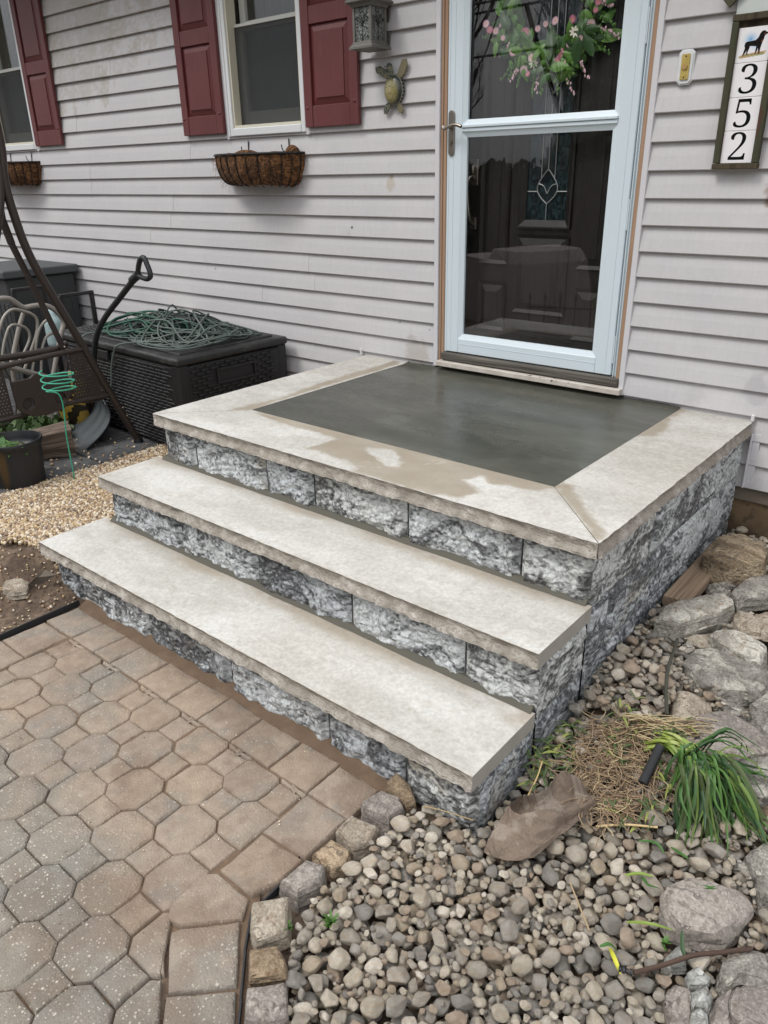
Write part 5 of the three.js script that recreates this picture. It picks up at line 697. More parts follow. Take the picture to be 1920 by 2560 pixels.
{ // ground ivy behind the swing tray
  const I = tag(grp('ground_ivy', null, [-3.05, GY, 1.25]), 'low green leafy ground ivy under the garden chair', 'plant'), r = rng(61), g = new THREE.CircleGeometry(.018, 7), ms = [], lm = pmat(S(62, 84, 40), .6, { side: THREE.DoubleSide }); for (let k = 0; k < 900; k++) { const a = r() * 6.28, d = Math.sqrt(r()); ms.push(mtx([Math.cos(a) * d * .3, .01 + r() * .14 * (1 - d * .6), Math.sin(a) * d * .26], [-1.2 + r() * .9, r() * 6, r() * 2], .6 + r() * .7)); } kind(inst('foliage', g, lm, ms, I), 'stuff'); mesh('stem', merge(Array.from({ length: 12 }, () => { const a = r() * 6.28; return tube([[0, .0, 0], [Math.cos(a) * .1, .05, Math.sin(a) * .1], [Math.cos(a) * .24, .02, Math.sin(a) * .2]], .002, 10, 4); })), mat(S(80, 70, 44), .9), I);
}
// ---------------------------------------------------------------- rock pile right of the stoop
const RG = { a: [.2712, 1520, 1280], b: [.3617, 1320, 1700], c: [.2532, 1500, 2060], d: [.3376, 1040, 2000], e: [.3617, 520, 1900], f: [.2532, 40, 1180] };
const px = (r, a, b) => [RG[r][1] + a * RG[r][0], RG[r][2] + b * RG[r][0]];
const rockTex = (a, b, c, sx, sy) => ctex(512, 512, (u, v) => { const w = fbm(u * 5, v * 5, 3, 5) - .5, q = fbm(u * sx + w * 3, v * sy + w * 4, 5, sx, sy), f = vn(u * 180, v * 180, 180), d = fbm(u * 30, v * 30, 3, 30), l = LAT[(Math.floor(u * 512) * 71 + Math.floor(v * 512) * 313) & 65535]; let k = mix3(a, b, clamp(sst(.25, .75, q) + (f - .5) * .35)); k = mix3(k, c, sst(.55, .75, d) * .5); const cr = Math.abs(fbm(u * 7 + w * 4, v * 9, 4, 7, 9) - .5); k = mix3(k, [60, 56, 52], (1 - sst(.004, .014, cr)) * .45); const ln = fbm(u * 90, v * 90, 2, 90) - .5; k = [k[0] + ln * 46, k[1] + ln * 46, k[2] + ln * 44]; return l > .992 ? mix3(k, [230, 230, 226], .7) : k; });
const rockB = gtex(512, 512, (u, v) => { const w = fbm(u * 5, v * 5, 3, 5) - .5; return .6 * fbm(u * 8 + w * 3, v * 14 + w * 4, 5, 8, 14) + .4 * fbm(u * 50, v * 50, 3, 50); });
M.rockGrey = mat(0xffffff, .92, { map: rockTex([116, 112, 105], [168, 163, 153], [92, 88, 82], 6, 6), bumpMap: rockB, bumpScale: .012 });
M.rockPale = mat(0xffffff, .92, { map: rockTex([142, 137, 128], [192, 188, 178], [128, 112, 94], 6, 6), bumpMap: rockB, bumpScale: .012 });
M.rockTan = mat(0xffffff, .92, { map: rockTex([134, 124, 110], [170, 160, 145], [112, 94, 78], 5, 5), bumpMap: rockB, bumpScale: .008 });
M.rockBrown = mat(0xffffff, .92, { map: rockTex([110, 94, 74], [158, 142, 118], [74, 66, 58], 5, 16), bumpMap: rockB, bumpScale: .02 });
M.mica = mat(0xffffff, .6, { map: rockTex([126, 126, 121], [170, 170, 166], [108, 104, 96], 20, 30), bumpMap: rockB, bumpScale: .01 });
const rockPolys = [];
function rockSlab(reg, P, yt, th, m, seed, label, tilt = 0, name = 'field_stone', cat = 'rock', group = 'field stones piled right of the stoop', cutN = 12) {
  const W = P.map(([a, b]) => { if (!reg) return [a, b]; const p = onY(...px(reg, a, b), yt); return [p.x, p.z]; });
  let area = 0; W.forEach((p, i) => { const q = W[(i + 1) % W.length]; area += p[0] * q[1] - q[0] * p[1]; }); if (area > 0) W.reverse(); if (cutN > 8) { const mx = W.reduce((s, p) => s + p[0], 0) / W.length, mz = W.reduce((s, p) => s + p[1], 0) / W.length; for (const p of W) { p[0] = mx + (p[0] - mx) * 1.14; p[1] = mz + (p[1] - mz) * 1.14; if (reg === 'a' && p[0] < .748) p[0] = .748; } } rockPolys.push([W, yt]);
  const fine = []; W.forEach((p, i) => { const q = W[(i + 1) % W.length], L = Math.hypot(q[0] - p[0], q[1] - p[1]), n = Math.max(1, Math.round(L / .016)); for (let k = 0; k < n; k++) fine.push([lerp(p[0], q[0], k / n), lerp(p[1], q[1], k / n)]); });
  // soften the outline
  for (let it = 0; it < (cutN > 8 ? 1 : 0); it++) { const c = fine.map(p => [...p]); fine.forEach((p, i) => { const a = c[(i + c.length - 1) % c.length], b = c[(i + 1) % c.length]; p[0] = c[i][0] * .5 + (a[0] + b[0]) * .25; p[1] = c[i][1] * .5 + (a[1] + b[1]) * .25; }); }
  const n = fine.length, cx = fine.reduce((s, p) => s + p[0], 0) / n, cz = fine.reduce((s, p) => s + p[1], 0) / n, t = [], r = rng(seed * 13 + 1), tx = (r() - .5) * .2 + tilt, tz = (r() - .5) * .2;
  const nz = (x, y, z, s, o = 3) => f3(x * s + seed * 3.7, y * s + seed, z * s, o) - .5;
  const ring = (sc, off, y, amp, ya) => fine.map(([x, z]) => { const d = Math.hypot(x - cx, z - cz) || 1e-6, k = sc + (off + amp * nz(x, y, z, 26, 3) * 2) / d, X = cx + (x - cx) * k, Z = cz + (z - cz) * k; return [X - cx, y + (X - cx) * tx + (Z - cz) * tz * .4 + ya * nz(X, seed, Z, 16, 4) * 2 - yt, Z - cz]; });
  const q0 = cutN > 8 ? 1 : .5, st = () => (r() - .5) * .016 * q0, rs = [ring(.55, 0, yt - th, 0, .004), ring(1, -.012 * q0, yt - th * .94, .009 * q0, .003), ring(1, st(), yt - th * .78, .008 * q0, .002), ring(1, .004 + st(), yt - th * .74, .008 * q0, .002), ring(1, st(), yt - th * .5, .008 * q0, .002), ring(1, .004 + st(), yt - th * .46, .008 * q0, .002), ring(1, st() * .6, yt - th * .22, .007 * q0, .002), ring(1, .002, yt - th * .16, .006 * q0, .002), ring(1, -.004 * q0, yt - .003, .005 * q0, .004), ring(1, -.015 * q0, yt + .002, .004, .005), ring(.72, -.005, yt + .006, .002, .009), ring(.42, 0, yt + .008, .002, .009), ring(.16, 0, yt + .008, 0, .007)];
  for (let k = 0; k < rs.length - 1; k++) for (let i = 0; i < n; i++) { const j = (i + 1) % n; t.push(...rs[k][i], ...rs[k][j], ...rs[k + 1][j], ...rs[k][i], ...rs[k + 1][j], ...rs[k + 1][i]); }
  const cap = (R, up) => { const c = R.reduce((s, p) => [s[0] + p[0] / n, s[1] + p[1] / n, s[2] + p[2] / n], [0, 0, 0]); for (let i = 0; i < n; i++) { const a = R[i], b = R[(i + 1) % n]; up ? t.push(...a, ...b, ...c) : t.push(...b, ...a, ...c); } }; cap(rs[rs.length - 1], 1); cap(rs[0], 0);
  const cuts = Array.from({ length: cutN }, () => { const n = V((r() - .5) * 2, r() * .5 - .1, (r() - .5) * 2).normalize(); let mx = 0; for (let i = 0; i < t.length; i += 3) mx = Math.max(mx, t[i] * n.x + t[i + 1] * n.y + t[i + 2] * n.z); return [n, mx * (cutN > 8 ? .73 + r() * .2 : .9 + r() * .08)]; });
  for (let i = 0; i < t.length; i += 3) for (const [n, d] of cuts) { const q = t[i] * n.x + t[i + 1] * n.y + t[i + 2] * n.z - d; if (q > 0) { t[i] -= n.x * q * .92; t[i + 1] -= n.y * q * .92; t[i + 2] -= n.z * q * .92; } }
  const g = toCreasedNormals(poly3(t), .3); triUV(g, 2.3, seed * .37, seed * .21);
  const o = mesh(name, g, m); o.position.set(cx, yt, cz); tag(o, label, cat, group); return o;
}
M.rockSmooth = mat(0xffffff, .92, { map: rockTex([118, 111, 105], [146, 138, 130], [104, 96, 88], 4, 4), bumpMap: rockB, bumpScale: .006 });
M.cob = [M.rockTan, mat(S(236, 222, 204), .95, { map: M.rockTan.map, bumpMap: rockB, bumpScale: .012 }), M.rockSmooth];
[[[.450, 2.012], [.452, 1.967], [.503, 1.972], [.549, 2.005], [.535, 2.03], [.49, 2.018]], [[.442, 2.107], [.453, 2.036], [.508, 2.024], [.540, 2.045], [.531, 2.097], [.459, 2.12]], [[.442, 2.21], [.443, 2.149], [.523, 2.132], [.54, 2.179], [.512, 2.22]], [[.442, 2.299], [.446, 2.231], [.512, 2.226], [.53, 2.27], [.515, 2.3]], [[.442, 2.411], [.445, 2.320], [.495, 2.308], [.522, 2.347], [.499, 2.405]], [[.436, 2.494], [.494, 2.427], [.555, 2.49], [.52, 2.555], [.483, 2.539]], [[.522, 2.576], [.563, 2.529], [.613, 2.545], [.63, 2.566], [.577, 2.625]], [[.586, 2.639], [.642, 2.577], [.698, 2.626], [.67, 2.667], [.633, 2.686]], [[.652, 2.71], [.71, 2.65], [.765, 2.70], [.705, 2.76]]].forEach((P, i) => rockSlab(null, P, [.05, .045, .032, .02, .026, .03, .03, .03, .03][i], .11, M.cob[(i + 1) % 3], 60 + i, ['tall rough cobble wedged against the lowest step', 'tall rough cobble second from the lowest step in the edging', 'orange tan cobble third from the lowest step', 'dusty cobble half buried in sand and small stones', 'rough cobble before the bend of the edging', 'speckled cobble at the bend of the edging', 'rough cobble just past the bend of the edging', 'rough cobble second past the bend of the edging', 'rough cobble third past the bend of the edging'][i], 0, 'cobble_stone', 'cobble', 'cobbles edging the walk', 6));
rockPolys.length = 0;
const rk = (...a) => rockSlab(...a);
rk('a', [[820, 350], [900, 270], [1030, 180], [1180, 185], [1380, 290], [1440, 370], [1450, 470], [1330, 520], [1000, 460], [870, 410]], .27, .1, M.rockBrown, 1, 'layered brown schist slab touching the stoop side by the foundation', .05);
rk('a', [[465, 905], [560, 850], [650, 815], [900, 780], [1130, 745], [1165, 800], [1172, 872], [900, 935], [650, 1005], [490, 1010]], .215, .1, M.rockPale, 2, 'long angular pale grey rock lying against the wood offcut end');
rk('a', [[1130, 735], [1250, 640], [1380, 530], [1500, 580], [1600, 640], [1600, 760], [1270, 785], [1170, 825]], .225, .07, M.rockGrey, 3, 'pointed grey slab rock behind the long angular rock');
rk('a', [[990, 592], [1240, 597], [1210, 650], [1090, 690]], .195, .03, M.rockGrey, 4, 'thin flat grey shard beside the wood offcut');
rk('a', [[920, 655], [1050, 642], [1140, 700], [1060, 770], [950, 720]], .18, .03, M.rockGrey, 5, 'small tilted grey shard next to the wood offcut', .15);
rk('a', [[985, 1140], [1070, 1065], [1290, 1120], [1460, 1210], [1500, 1290], [1420, 1370], [1130, 1270], [978, 1200]], .17, .06, M.rockPale, 6, 'pale lumpy rock with brown stain resting above the big speckled rock');
rk('a', [[720, 1400], [840, 1275], [960, 1252], [1130, 1315], [1300, 1385], [1500, 1430], [1560, 1560], [1380, 1660], [1050, 1640], [800, 1540]], .155, .085, M.rockGrey, 7, 'big oval grey rock speckled with white below the pale lumpy rock');
rk('a', [[650, 1650], [780, 1665], [960, 1790], [830, 1940], [605, 1890]], .135, .05, M.rockTan, 8, 'triangular flat tan stone at the edge of the river stones');
rk('b', [[1120, 350], [1160, 262], [1280, 198], [1420, 222], [1580, 332], [1690, 440], [1690, 510], [1300, 500], [1200, 440]], .14, .06, M.rockSmooth, 9, 'large smooth tan rock behind the green leaves');
rk('a', [[965, 1712], [1010, 1702], [1290, 1812], [1290, 1890], [1120, 1846]], .125, .045, M.rockGrey, 10, 'narrow dark grey slab wedged between tan rock and speckled rock');
rk('a', [[1300, 1785], [1480, 1650], [1640, 1720], [1620, 2060], [1480, 2080], [1330, 1930]], .14, .08, M.rockGrey, 11, 'dark jagged grey rock beside the large smooth tan rock');
rk('a', [[1180, 872], [1350, 932], [1430, 1080], [1390, 1110], [1190, 1050]], .185, .04, M.rockTan, 12, 'brown flat stone behind the long angular rock', .2);
rk('a', [[1350, 942], [1500, 900], [1620, 940], [1600, 1090], [1440, 1095]], .2, .05, M.rockTan, 13, 'light brown angular stone at the back of the pile');
rk('a', [[710, 1160], [990, 1105], [960, 1205], [900, 1255], [780, 1200]], .145, .04, M.rockTan, 14, 'small brown stone tucked under the long angular rock');
rk('a', [[680, 1212], [740, 1182], [810, 1262], [720, 1286]], .15, .03, M.rockPale, 15, 'small white angular stone beside the twig');
rk('b', [[1450, 545], [1690, 505], [1760, 600], [1740, 820], [1540, 790], [1480, 650]], .115, .07, M.rockGrey, 16, 'grey rock right behind the long green leaves');
rk('b', [[1530, 955], [1590, 885], [1690, 850], [1720, 980], [1560, 1005]], .09, .05, M.rockBrown, 17, 'brown rock under the drooping leaf tips');
rk('b', [[1530, 1172], [1680, 1090], [1800, 1180], [1780, 1480], [1640, 1500], [1560, 1300]], .085, .09, M.rockGrey, 18, 'tall grey rock beside the boulder at the bed edge');
rk('b', [[1350, 1165], [1520, 1282], [1500, 1308], [1350, 1232]], .06, .025, M.rockGrey, 19, 'thin flat grey stone under the leaf tips');
rk('c', [[660, 690], [770, 595], [960, 512], [1150, 542], [1260, 602], [1420, 692], [1490, 790], [1400, 920], [1290, 1050], [1080, 1050], [780, 1000], [680, 880]], .075, .075, M.rockSmooth, 20, 'rounded grey boulder sitting among the river stones');
rk('c', [[1210, 1340], [1560, 1222], [1700, 1290], [1720, 1590], [1370, 1530], [1250, 1610], [1200, 1500]], .055, .06, M.rockGrey, 21, 'flat dark grey rock under the rusty rod end');
rk('c', [[1375, 1545], [1700, 1615], [1800, 1990], [1560, 2100], [1320, 1990], [1300, 1750]], .045, .06, M.rockSmooth, 22, 'large dull grey slab at the corner of the stone bed');
rk('c', [[1230, 1640], [1325, 1565], [1285, 1760], [1300, 2000], [1090, 2000], [1110, 1820]], .03, .05, M.rockSmooth, 23, 'narrow grey slab left of the large dull slab');
rk('c', [[740, 1545], [930, 1592], [930, 2000], [660, 2000], [672, 1700]], .025, .05, M.rockSmooth, 24, 'smooth grey flat stone beside the loose nail');
rk('c', [[920, 1642], [1060, 1582], [1110, 1680], [1060, 1785], [940, 1768]], .05, .05, M.mica, 25, 'sparkling silver mica lump between two grey slabs', 0, 'field_stone', 'rock', 'field stones piled right of the stoop', 7);
rk('c', [[910, 1852], [1000, 1795], [1060, 1850], [1075, 1990], [920, 1990]], .045, .05, M.mica, 26, 'glittering silver mica lump below the other mica lumps', 0, 'field_stone', 'rock', 'field stones piled right of the stoop', 7);
rk('c', [[870, 1452], [960, 1395], [1080, 1502], [1050, 1560], [900, 1552]], .05, .045, M.mica, 27, 'silvery olive mica stone just under the rusty rod', 0, 'field_stone', 'rock', 'field stones piled right of the stoop', 7);
rk('c', [[660, 1300], [760, 1200], [830, 1180], [850, 1380], [720, 1385]], .04, .04, M.mica, 28, 'grey glittering stone above the rusty rod', 0, 'field_stone', 'rock', 'field stones piled right of the stoop', 7);
{ // wood offcut
  const W = tag(grp('wood_offcut'), 'short sawn lumber offcut lying along the stoop side', 'wood'), a = onY(...px('a', 495, 757), .203), b = onY(...px('a', 805, 425), .203), w = .09, d = b.clone().sub(a).normalize(), s = V(-d.z, 0, d.x); if (s.x < 0) s.negate(); a.x = Math.max(a.x, .742); const g = new RoundedBoxGeometry(w, .04, b.distanceTo(a) + .1, 2, .004); g.applyMatrix4(new THREE.Matrix4().makeBasis(s, V(0, 1, 0), s.clone().cross(V(0, 1, 0)))); const c = a.clone().addScaledVector(s, w / 2).addScaledVector(d, (b.distanceTo(a) + .1) / 2); const gg = triUV(plain(g), 1); uvBy(gg, (x, y, z) => [x * 3 + y * 3, z * 1.3]); const o = mesh('board', gg, mat(0xffffff, .85, { map: woodTex([138, 116, 96], [166, 146, 124], [108, 86, 68], 3, 4), bumpMap: speckRep(3), bumpScale: .0015 }), W); W.position.set(c.x, .182, c.z); rockPolys.push([[a, b].flatMap(p => [[p.x, p.z]]).concat([b, a].map(p => [p.x + s.x * w, p.z + s.z * w])), .205]);
}
// ---------------------------------------------------------------- river stones: dropped one by one onto a height grid
let topH = groundH; const onPeb = (reg, a, b, off = .003, R = 3) => { let y = .08, p; for (let k = 0; k < 5; k++) { p = onY(...px(reg, a, b), y); y = topH(p.x, p.z, R) + off; } p.y = y; return p; };
const pebTex = ctex(256, 256, (u, v) => { const a = fbm(u * 6, v * 6, 4, 6), b = vn(u * 90, v * 90, 90), l = LAT[(Math.floor(u * 256) * 71 + Math.floor(v * 256) * 313) & 65535], st = sst(.6, .75, fbm(u * 4 + 3, v * 12, 3, 4, 12)); let k = mix3([188, 180, 168], [255, 250, 242], clamp(a * .7 + b * .35)); k = mix3(k, [214, 186, 152], st * .5); return l > .985 ? [255, 255, 255] : l < .02 ? [140, 132, 122] : k; });
const pebCol = [[196, 190, 179], [178, 173, 166], [212, 206, 196], [174, 172, 169], [186, 175, 160], [230, 226, 219], [152, 151, 150], [182, 168, 155], [206, 200, 189], [188, 183, 176]];
const pebMat = pebCol.map(c => mat(S(...c), .8, { map: pebTex, bumpMap: speckRep(2), bumpScale: .0016 }));
const pebGeo = Array.from({ length: 12 }, (_, s) => { const g = mergeVertices(new THREE.IcosahedronGeometry(1, 7).deleteAttribute('normal').deleteAttribute('uv')), p = g.attributes.position, r = rng(s + 40), pl = Array.from({ length: 8 }, () => [V(r() - .5, r() - .5, r() - .5).normalize(), .58 + r() * .3]); for (let i = 0; i < p.count; i++) { const v = V(p.getX(i), p.getY(i), p.getZ(i)); let k = 1 + .34 * (f3(v.x * 1.1 + s * 9, v.y * 1.1, v.z * 1.1, 2) - .5) + .1 * (f3(v.x * 3 + s, v.y * 3, v.z * 3, 2) - .5); for (const [n, d] of pl) { const q = v.dot(n) * k; if (q > d) k *= lerp(1, d / q, s % 3 ? .85 : 1); } p.setXYZ(i, v.x * k, v.y * k, v.z * k); } g.computeVertexNormals(); uvBy(g, (x, y, z) => [x * .4 + z * .15 + s * .3, y * .4 + z * .35]); return g; });
{
  const PB = [[.738, .03], [1.42, .03], [1.5, .9], [1.66, 2.05], [1.2, 2.6], [.86, 2.86], [.73, 2.70], [.66, 2.59], [.575, 2.51], [.535, 2.43], [.545, 2.06], [.56, 2.005], [.60, 1.985], [.738, 1.985]], C = .004, X0 = .53, Z0 = .0, NX_ = 290, NZ_ = 730, Hm = new Float32Array(NX_ * NZ_), ok = new Uint8Array(NX_ * NZ_);
  for (let j = 0; j < NZ_; j++) for (let i = 0; i < NX_; i++) { const x = X0 + i * C, z = Z0 + j * C; let h = groundH(x, z) - .034 + .02 * (fbm(x * 7, z * 7, 3) - .5); ok[j * NX_ + i] = inPoly(x, z, PB) ? 1 : 0; if (x > 1.34) h += 0; for (const [P, y] of rockPolys) if (inPoly(x, z, P)) { h = Math.max(h, y); ok[j * NX_ + i] = 0; } Hm[j * NX_ + i] = h; }
  const r = rng(77), list = [];
  const mat_ = (x, z) => { const u = (x - .885) / .16, v = (z - 1.47) / .2; return u * u + v * v < 1; };
  const drop = (a, b, c, tries, thin = 0) => {
    let best = null; for (let t = 0; t < tries; t++) {
      const ci = Math.floor(r() * NX_), cj = Math.floor(r() * NZ_); if (!ok[cj * NX_ + ci]) { t -= .6; continue; } const yaw = r() * Math.PI, cs = Math.cos(yaw), sn = Math.sin(yaw), R = Math.ceil(Math.max(a, b) / C); let y = -9, bad = false;
      for (let dj = -R; dj <= R && !bad; dj++) for (let di = -R; di <= R; di++) { const x = di * C, z = dj * C, u = (x * cs + z * sn) / a, v = (-x * sn + z * cs) / b, q = u * u + v * v; if (q > 1) continue; const i = ci + di, j = cj + dj; if (i < 0 || j < 0 || i >= NX_ || j >= NZ_) { bad = true; break; } if (!ok[j * NX_ + i] && q < .6) { bad = true; break; } const h = Hm[j * NX_ + i] + c * Math.sqrt(1 - q) * .94; if (h > y) y = h; }
      if (bad || thin && mat_(X0 + ci * C, Z0 + cj * C) && r() < .8) continue; const lim = groundH(X0 + ci * C, Z0 + cj * C) + .03; const sc = y - c * .4 - groundH(X0 + ci * C, Z0 + cj * C); if (y > lim + .02) continue; if (!best || sc < best.sc) best = { ci, cj, yaw, y, sc };
    }
    if (!best) return; const { ci, cj, yaw, y } = best, cs = Math.cos(yaw), sn = Math.sin(yaw), R = Math.ceil(Math.max(a, b) / C);
    for (let dj = -R; dj <= R; dj++) for (let di = -R; di <= R; di++) { const x = di * C, z = dj * C, u = (x * cs + z * sn) / a, v = (-x * sn + z * cs) / b, q = u * u + v * v; if (q > 1) continue; const k = (cj + dj) * NX_ + ci + di; Hm[k] = Math.max(Hm[k], y + c * Math.sqrt(1 - q)); }
    list.push({ x: X0 + ci * C, y, z: Z0 + cj * C, a, b, c, yaw, ci, cj });
  };
  for (let k = 0; k < 1500; k++) { const a = .012 + r() * r() * .017; drop(a, a * (.62 + r() * .3), a * (.45 + r() * .3), 14); }
  for (let k = 0; k < 3000; k++) { const a = .0105 + Math.pow(r(), 1.8) * .018; drop(a, a * (.62 + r() * .3), a * (.45 + r() * .3), 26, 1); }
  for (let k = 0; k < 2200; k++) { const a = .005 + r() * .008; drop(a, a * (.6 + r() * .3), a * (.5 + r() * .2), 18, 1); }
  topH = (x, z, R = 3) => { let h = -1; const ci = Math.round((x - X0) / C), cj = Math.round((z - Z0) / C); for (let j = -R; j <= R; j++) for (let i = -R; i <= R; i++) { const a = ci + i, b = cj + j; if (a >= 0 && b >= 0 && a < NX_ && b < NZ_) h = Math.max(h, Hm[b * NX_ + a]); } return h < -.5 ? groundH(x, z) : h; };
  const cam = camera.position; for (const s of list) { const vis = Hm[s.cj * NX_ + s.ci] < s.y + s.c + .004 ? 1 : .15, p = V(s.x, s.y, s.z), n = p.clone().project(camera); s.score = (Math.abs(n.x) < 1 && Math.abs(n.y) < 1 && n.z < 1 ? 1 : 0) * vis * s.a * s.b / p.distanceToSquared(cam); }
  list.sort((p, q) => q.score - p.score); const sets = pebGeo.map(() => [[], []]);
  list.forEach((s, i) => {
    const v = Math.floor(r() * 12), ci = Math.floor(r() * 10), e = [(r() - .5) * .5, -s.yaw, (r() - .5) * .5];
    if (i < 290) { const o = mesh('river_stone', pebGeo[v], pebMat[ci]); o.position.set(s.x, s.y, s.z); o.rotation.set(...e, 'YXZ'); o.scale.set(s.a, s.c, s.b); tag(o, (['warm beige', 'dull taupe', 'light sandy', 'mid grey', 'tan brown', 'off white', 'dark grey', 'reddish tan', 'pale beige', 'grey beige'][ci]) + ' rounded river stone in the bed beside the steps', 'river stone', 'river stones in the bed'); }
    else { sets[v][0].push(new THREE.Matrix4().compose(V(s.x, s.y, s.z), new THREE.Quaternion().setFromEuler(new THREE.Euler(...e, 'YXZ')), V(s.a, s.c, s.b))); sets[v][1].push(S(...pebCol[ci])); }
  });
  const G = kind(grp('river_stone_bed'), 'stuff', 'many smaller river stones filling the bed'); const wm = mat(0xffffff, .8, { map: pebTex, bumpMap: speckRep(2), bumpScale: .0016 }); sets.forEach(([m, c], i) => { if (m.length) kind(inst('river_stones', pebGeo[i], wm, m, G, c), 'stuff'); });
}
// ---------------------------------------------------------------- tan pea gravel left of the stoop
{
  const r = rng(5), GP = [[-2.243, -.02], [-1.36, -.02], [-1.36, 1.38], [-1.40, 1.67], [-1.425, 1.95], [-1.50, 1.955], [-1.62, 1.97], [-1.70, 2.04], [-1.84, 2.06], [-2.0, 2.2], [-2.6, 2.5], [-2.9, 2.4], [-2.243, 1.86]];
  const geo = [0, 1, 2].map(s => { const g = mergeVertices(new THREE.IcosahedronGeometry(1, 2).deleteAttribute('normal').deleteAttribute('uv')), p = g.attributes.position; for (let i = 0; i < p.count; i++) { const k = 1 + .5 * (f3(p.getX(i) * 1.3 + s * 9, p.getY(i) * 1.3, p.getZ(i) * 1.3, 2) - .5); p.setXYZ(i, p.getX(i) * k, p.getY(i) * k, p.getZ(i) * k); } g.computeVertexNormals(); return g; });
  const cols = [[176, 152, 120], [194, 174, 144], [152, 126, 100], [204, 190, 166], [140, 120, 102], [182, 158, 118], [168, 152, 132], [214, 204, 186], [126, 108, 92]].map(c => S(...c)), sets = geo.map(() => [[], []]);
  const add = (x, y, z, a) => { const k = Math.floor(r() * 3); sets[k][0].push(mtx([x, y, z], [r() * 6, r() * 6, r() * 6], [a, a * (.55 + r() * .35), a * (.7 + r() * .3)])); sets[k][1].push(cols[Math.floor(r() * cols.length)]); };
  for (let L = 0; L < 2; L++) for (let x = -2.92; x < -1.36; x += .0112) for (let z = -.02; z < 2.5; z += .0112) { const X = x + (r() - .5) * .012, Z = z + (r() - .5) * .012; if (z > 2.42 || !inPoly(X, Z, GP)) continue; const e = sst(.0, .1, 2.04 + .1 * (fbm(X * 6, 3, 3) - .5) - Z + Math.max(0, -1.7 - X) * .5); if (r() > .25 + e) continue; add(X, groundH(X, Z) - .02 + L * .009 + .012 * (fbm(X * 5, Z * 5, 3) - .5) + .012, Z, .0055 + r() * .0045); }
  for (let k = 0; k < 260; k++) { const x = -1.72 + r() * .5, z = 1.94 + r() * .5; add(x, groundH(x, z) + .001, z, .003 + r() * .004); }
  for (let k = 0; k < 120; k++) { const x = -2.26 - Math.pow(r(), 2) * .9, z = .85 + r() * .9; add(x, .155 + .004, z, .005 + r() * .005); }
  for (let k = 0; k < 200; k++) { const x = -1.18 + r() * 1.5, z = 2.02 + r() * .9, a = .0008 + r() * .0022; add(x, .001, z, a); }
  const G = kind(grp('pea_gravel'), 'stuff', 'tan pea gravel bed left of the steps'), m = mat(0xffffff, .75, { bumpMap: null }); sets.forEach(([q, c], i) => kind(inst('gravel', geo[i], m, q, G, c), 'stuff'));
}
// ---------------------------------------------------------------- plants, cloth and litter on the bed
function blade(pts, w, n = 14, fold = .35) { // curved leaf ribbon, pts Vector3
  const c = new THREE.CatmullRomCurve3(pts, false, 'centripetal'), t = [], row = k => { const s = k / n, p = c.getPoint(s), d = c.getTangent(s), sd = d.clone().cross(V(0, 1, 0)).normalize(), up = sd.clone().cross(d), ww = w * Math.pow(Math.sin(Math.PI * Math.min(1, .12 + s * .88)), .55) * (s > .999 ? .02 : 1); return [p.clone().addScaledVector(sd, -ww).addScaledVector(up, ww * fold), p, p.clone().addScaledVector(sd, ww).addScaledVector(up, ww * fold)].map(v => v.toArray()); };
  for (let k = 0; k < n; k++) { const A = row(k), B = row(k + 1); for (let i = 0; i < 2; i++) t.push(...A[i], ...B[i], ...B[i + 1], ...A[i], ...B[i + 1], ...A[i + 1]); } const g = mergeVertices(poly3(t)); g.computeVertexNormals(); const uu = new Float32Array(g.attributes.position.count * 2), A0 = pts[0], len = A0.distanceTo(pts[pts.length - 1]) || 1; for (let i = 0; i < uu.length / 2; i++) { const p = V().fromBufferAttribute(g.attributes.position, i); uu[2 * i] = (i % 3) * .5; uu[2 * i + 1] = p.distanceTo(A0) / len; } g.setAttribute('uv', new THREE.BufferAttribute(uu, 2)); return g;
}
const bladeTex = ctex(64, 256, (u, v) => { const n = vn(u * 22, v * 3, 22, 3), m = fbm(u * 3, v * 9, 3, 3, 9), tip = sst(.86, 1, v + (m - .5) * .2); let k = mix3([206, 214, 196], [255, 255, 250], clamp(n * .6 + m * .5)); k = mix3(k, [255, 224, 150], tip * .7 + sst(.66, .8, m) * .25); return k; });
const leafM = [[52, 92, 36], [66, 112, 42], [42, 78, 34], [84, 126, 52], [112, 136, 60], [78, 94, 46]].map(c => pmat(S(...c), .55, { map: bladeTex, side: THREE.DoubleSide, transmission: .2, thickness: 0 })), paleM = [[176, 188, 92], [150, 172, 80], [196, 204, 132]].map(c => pmat(S(...c), .5, { map: bladeTex, side: THREE.DoubleSide, transmission: .3, thickness: 0 }));
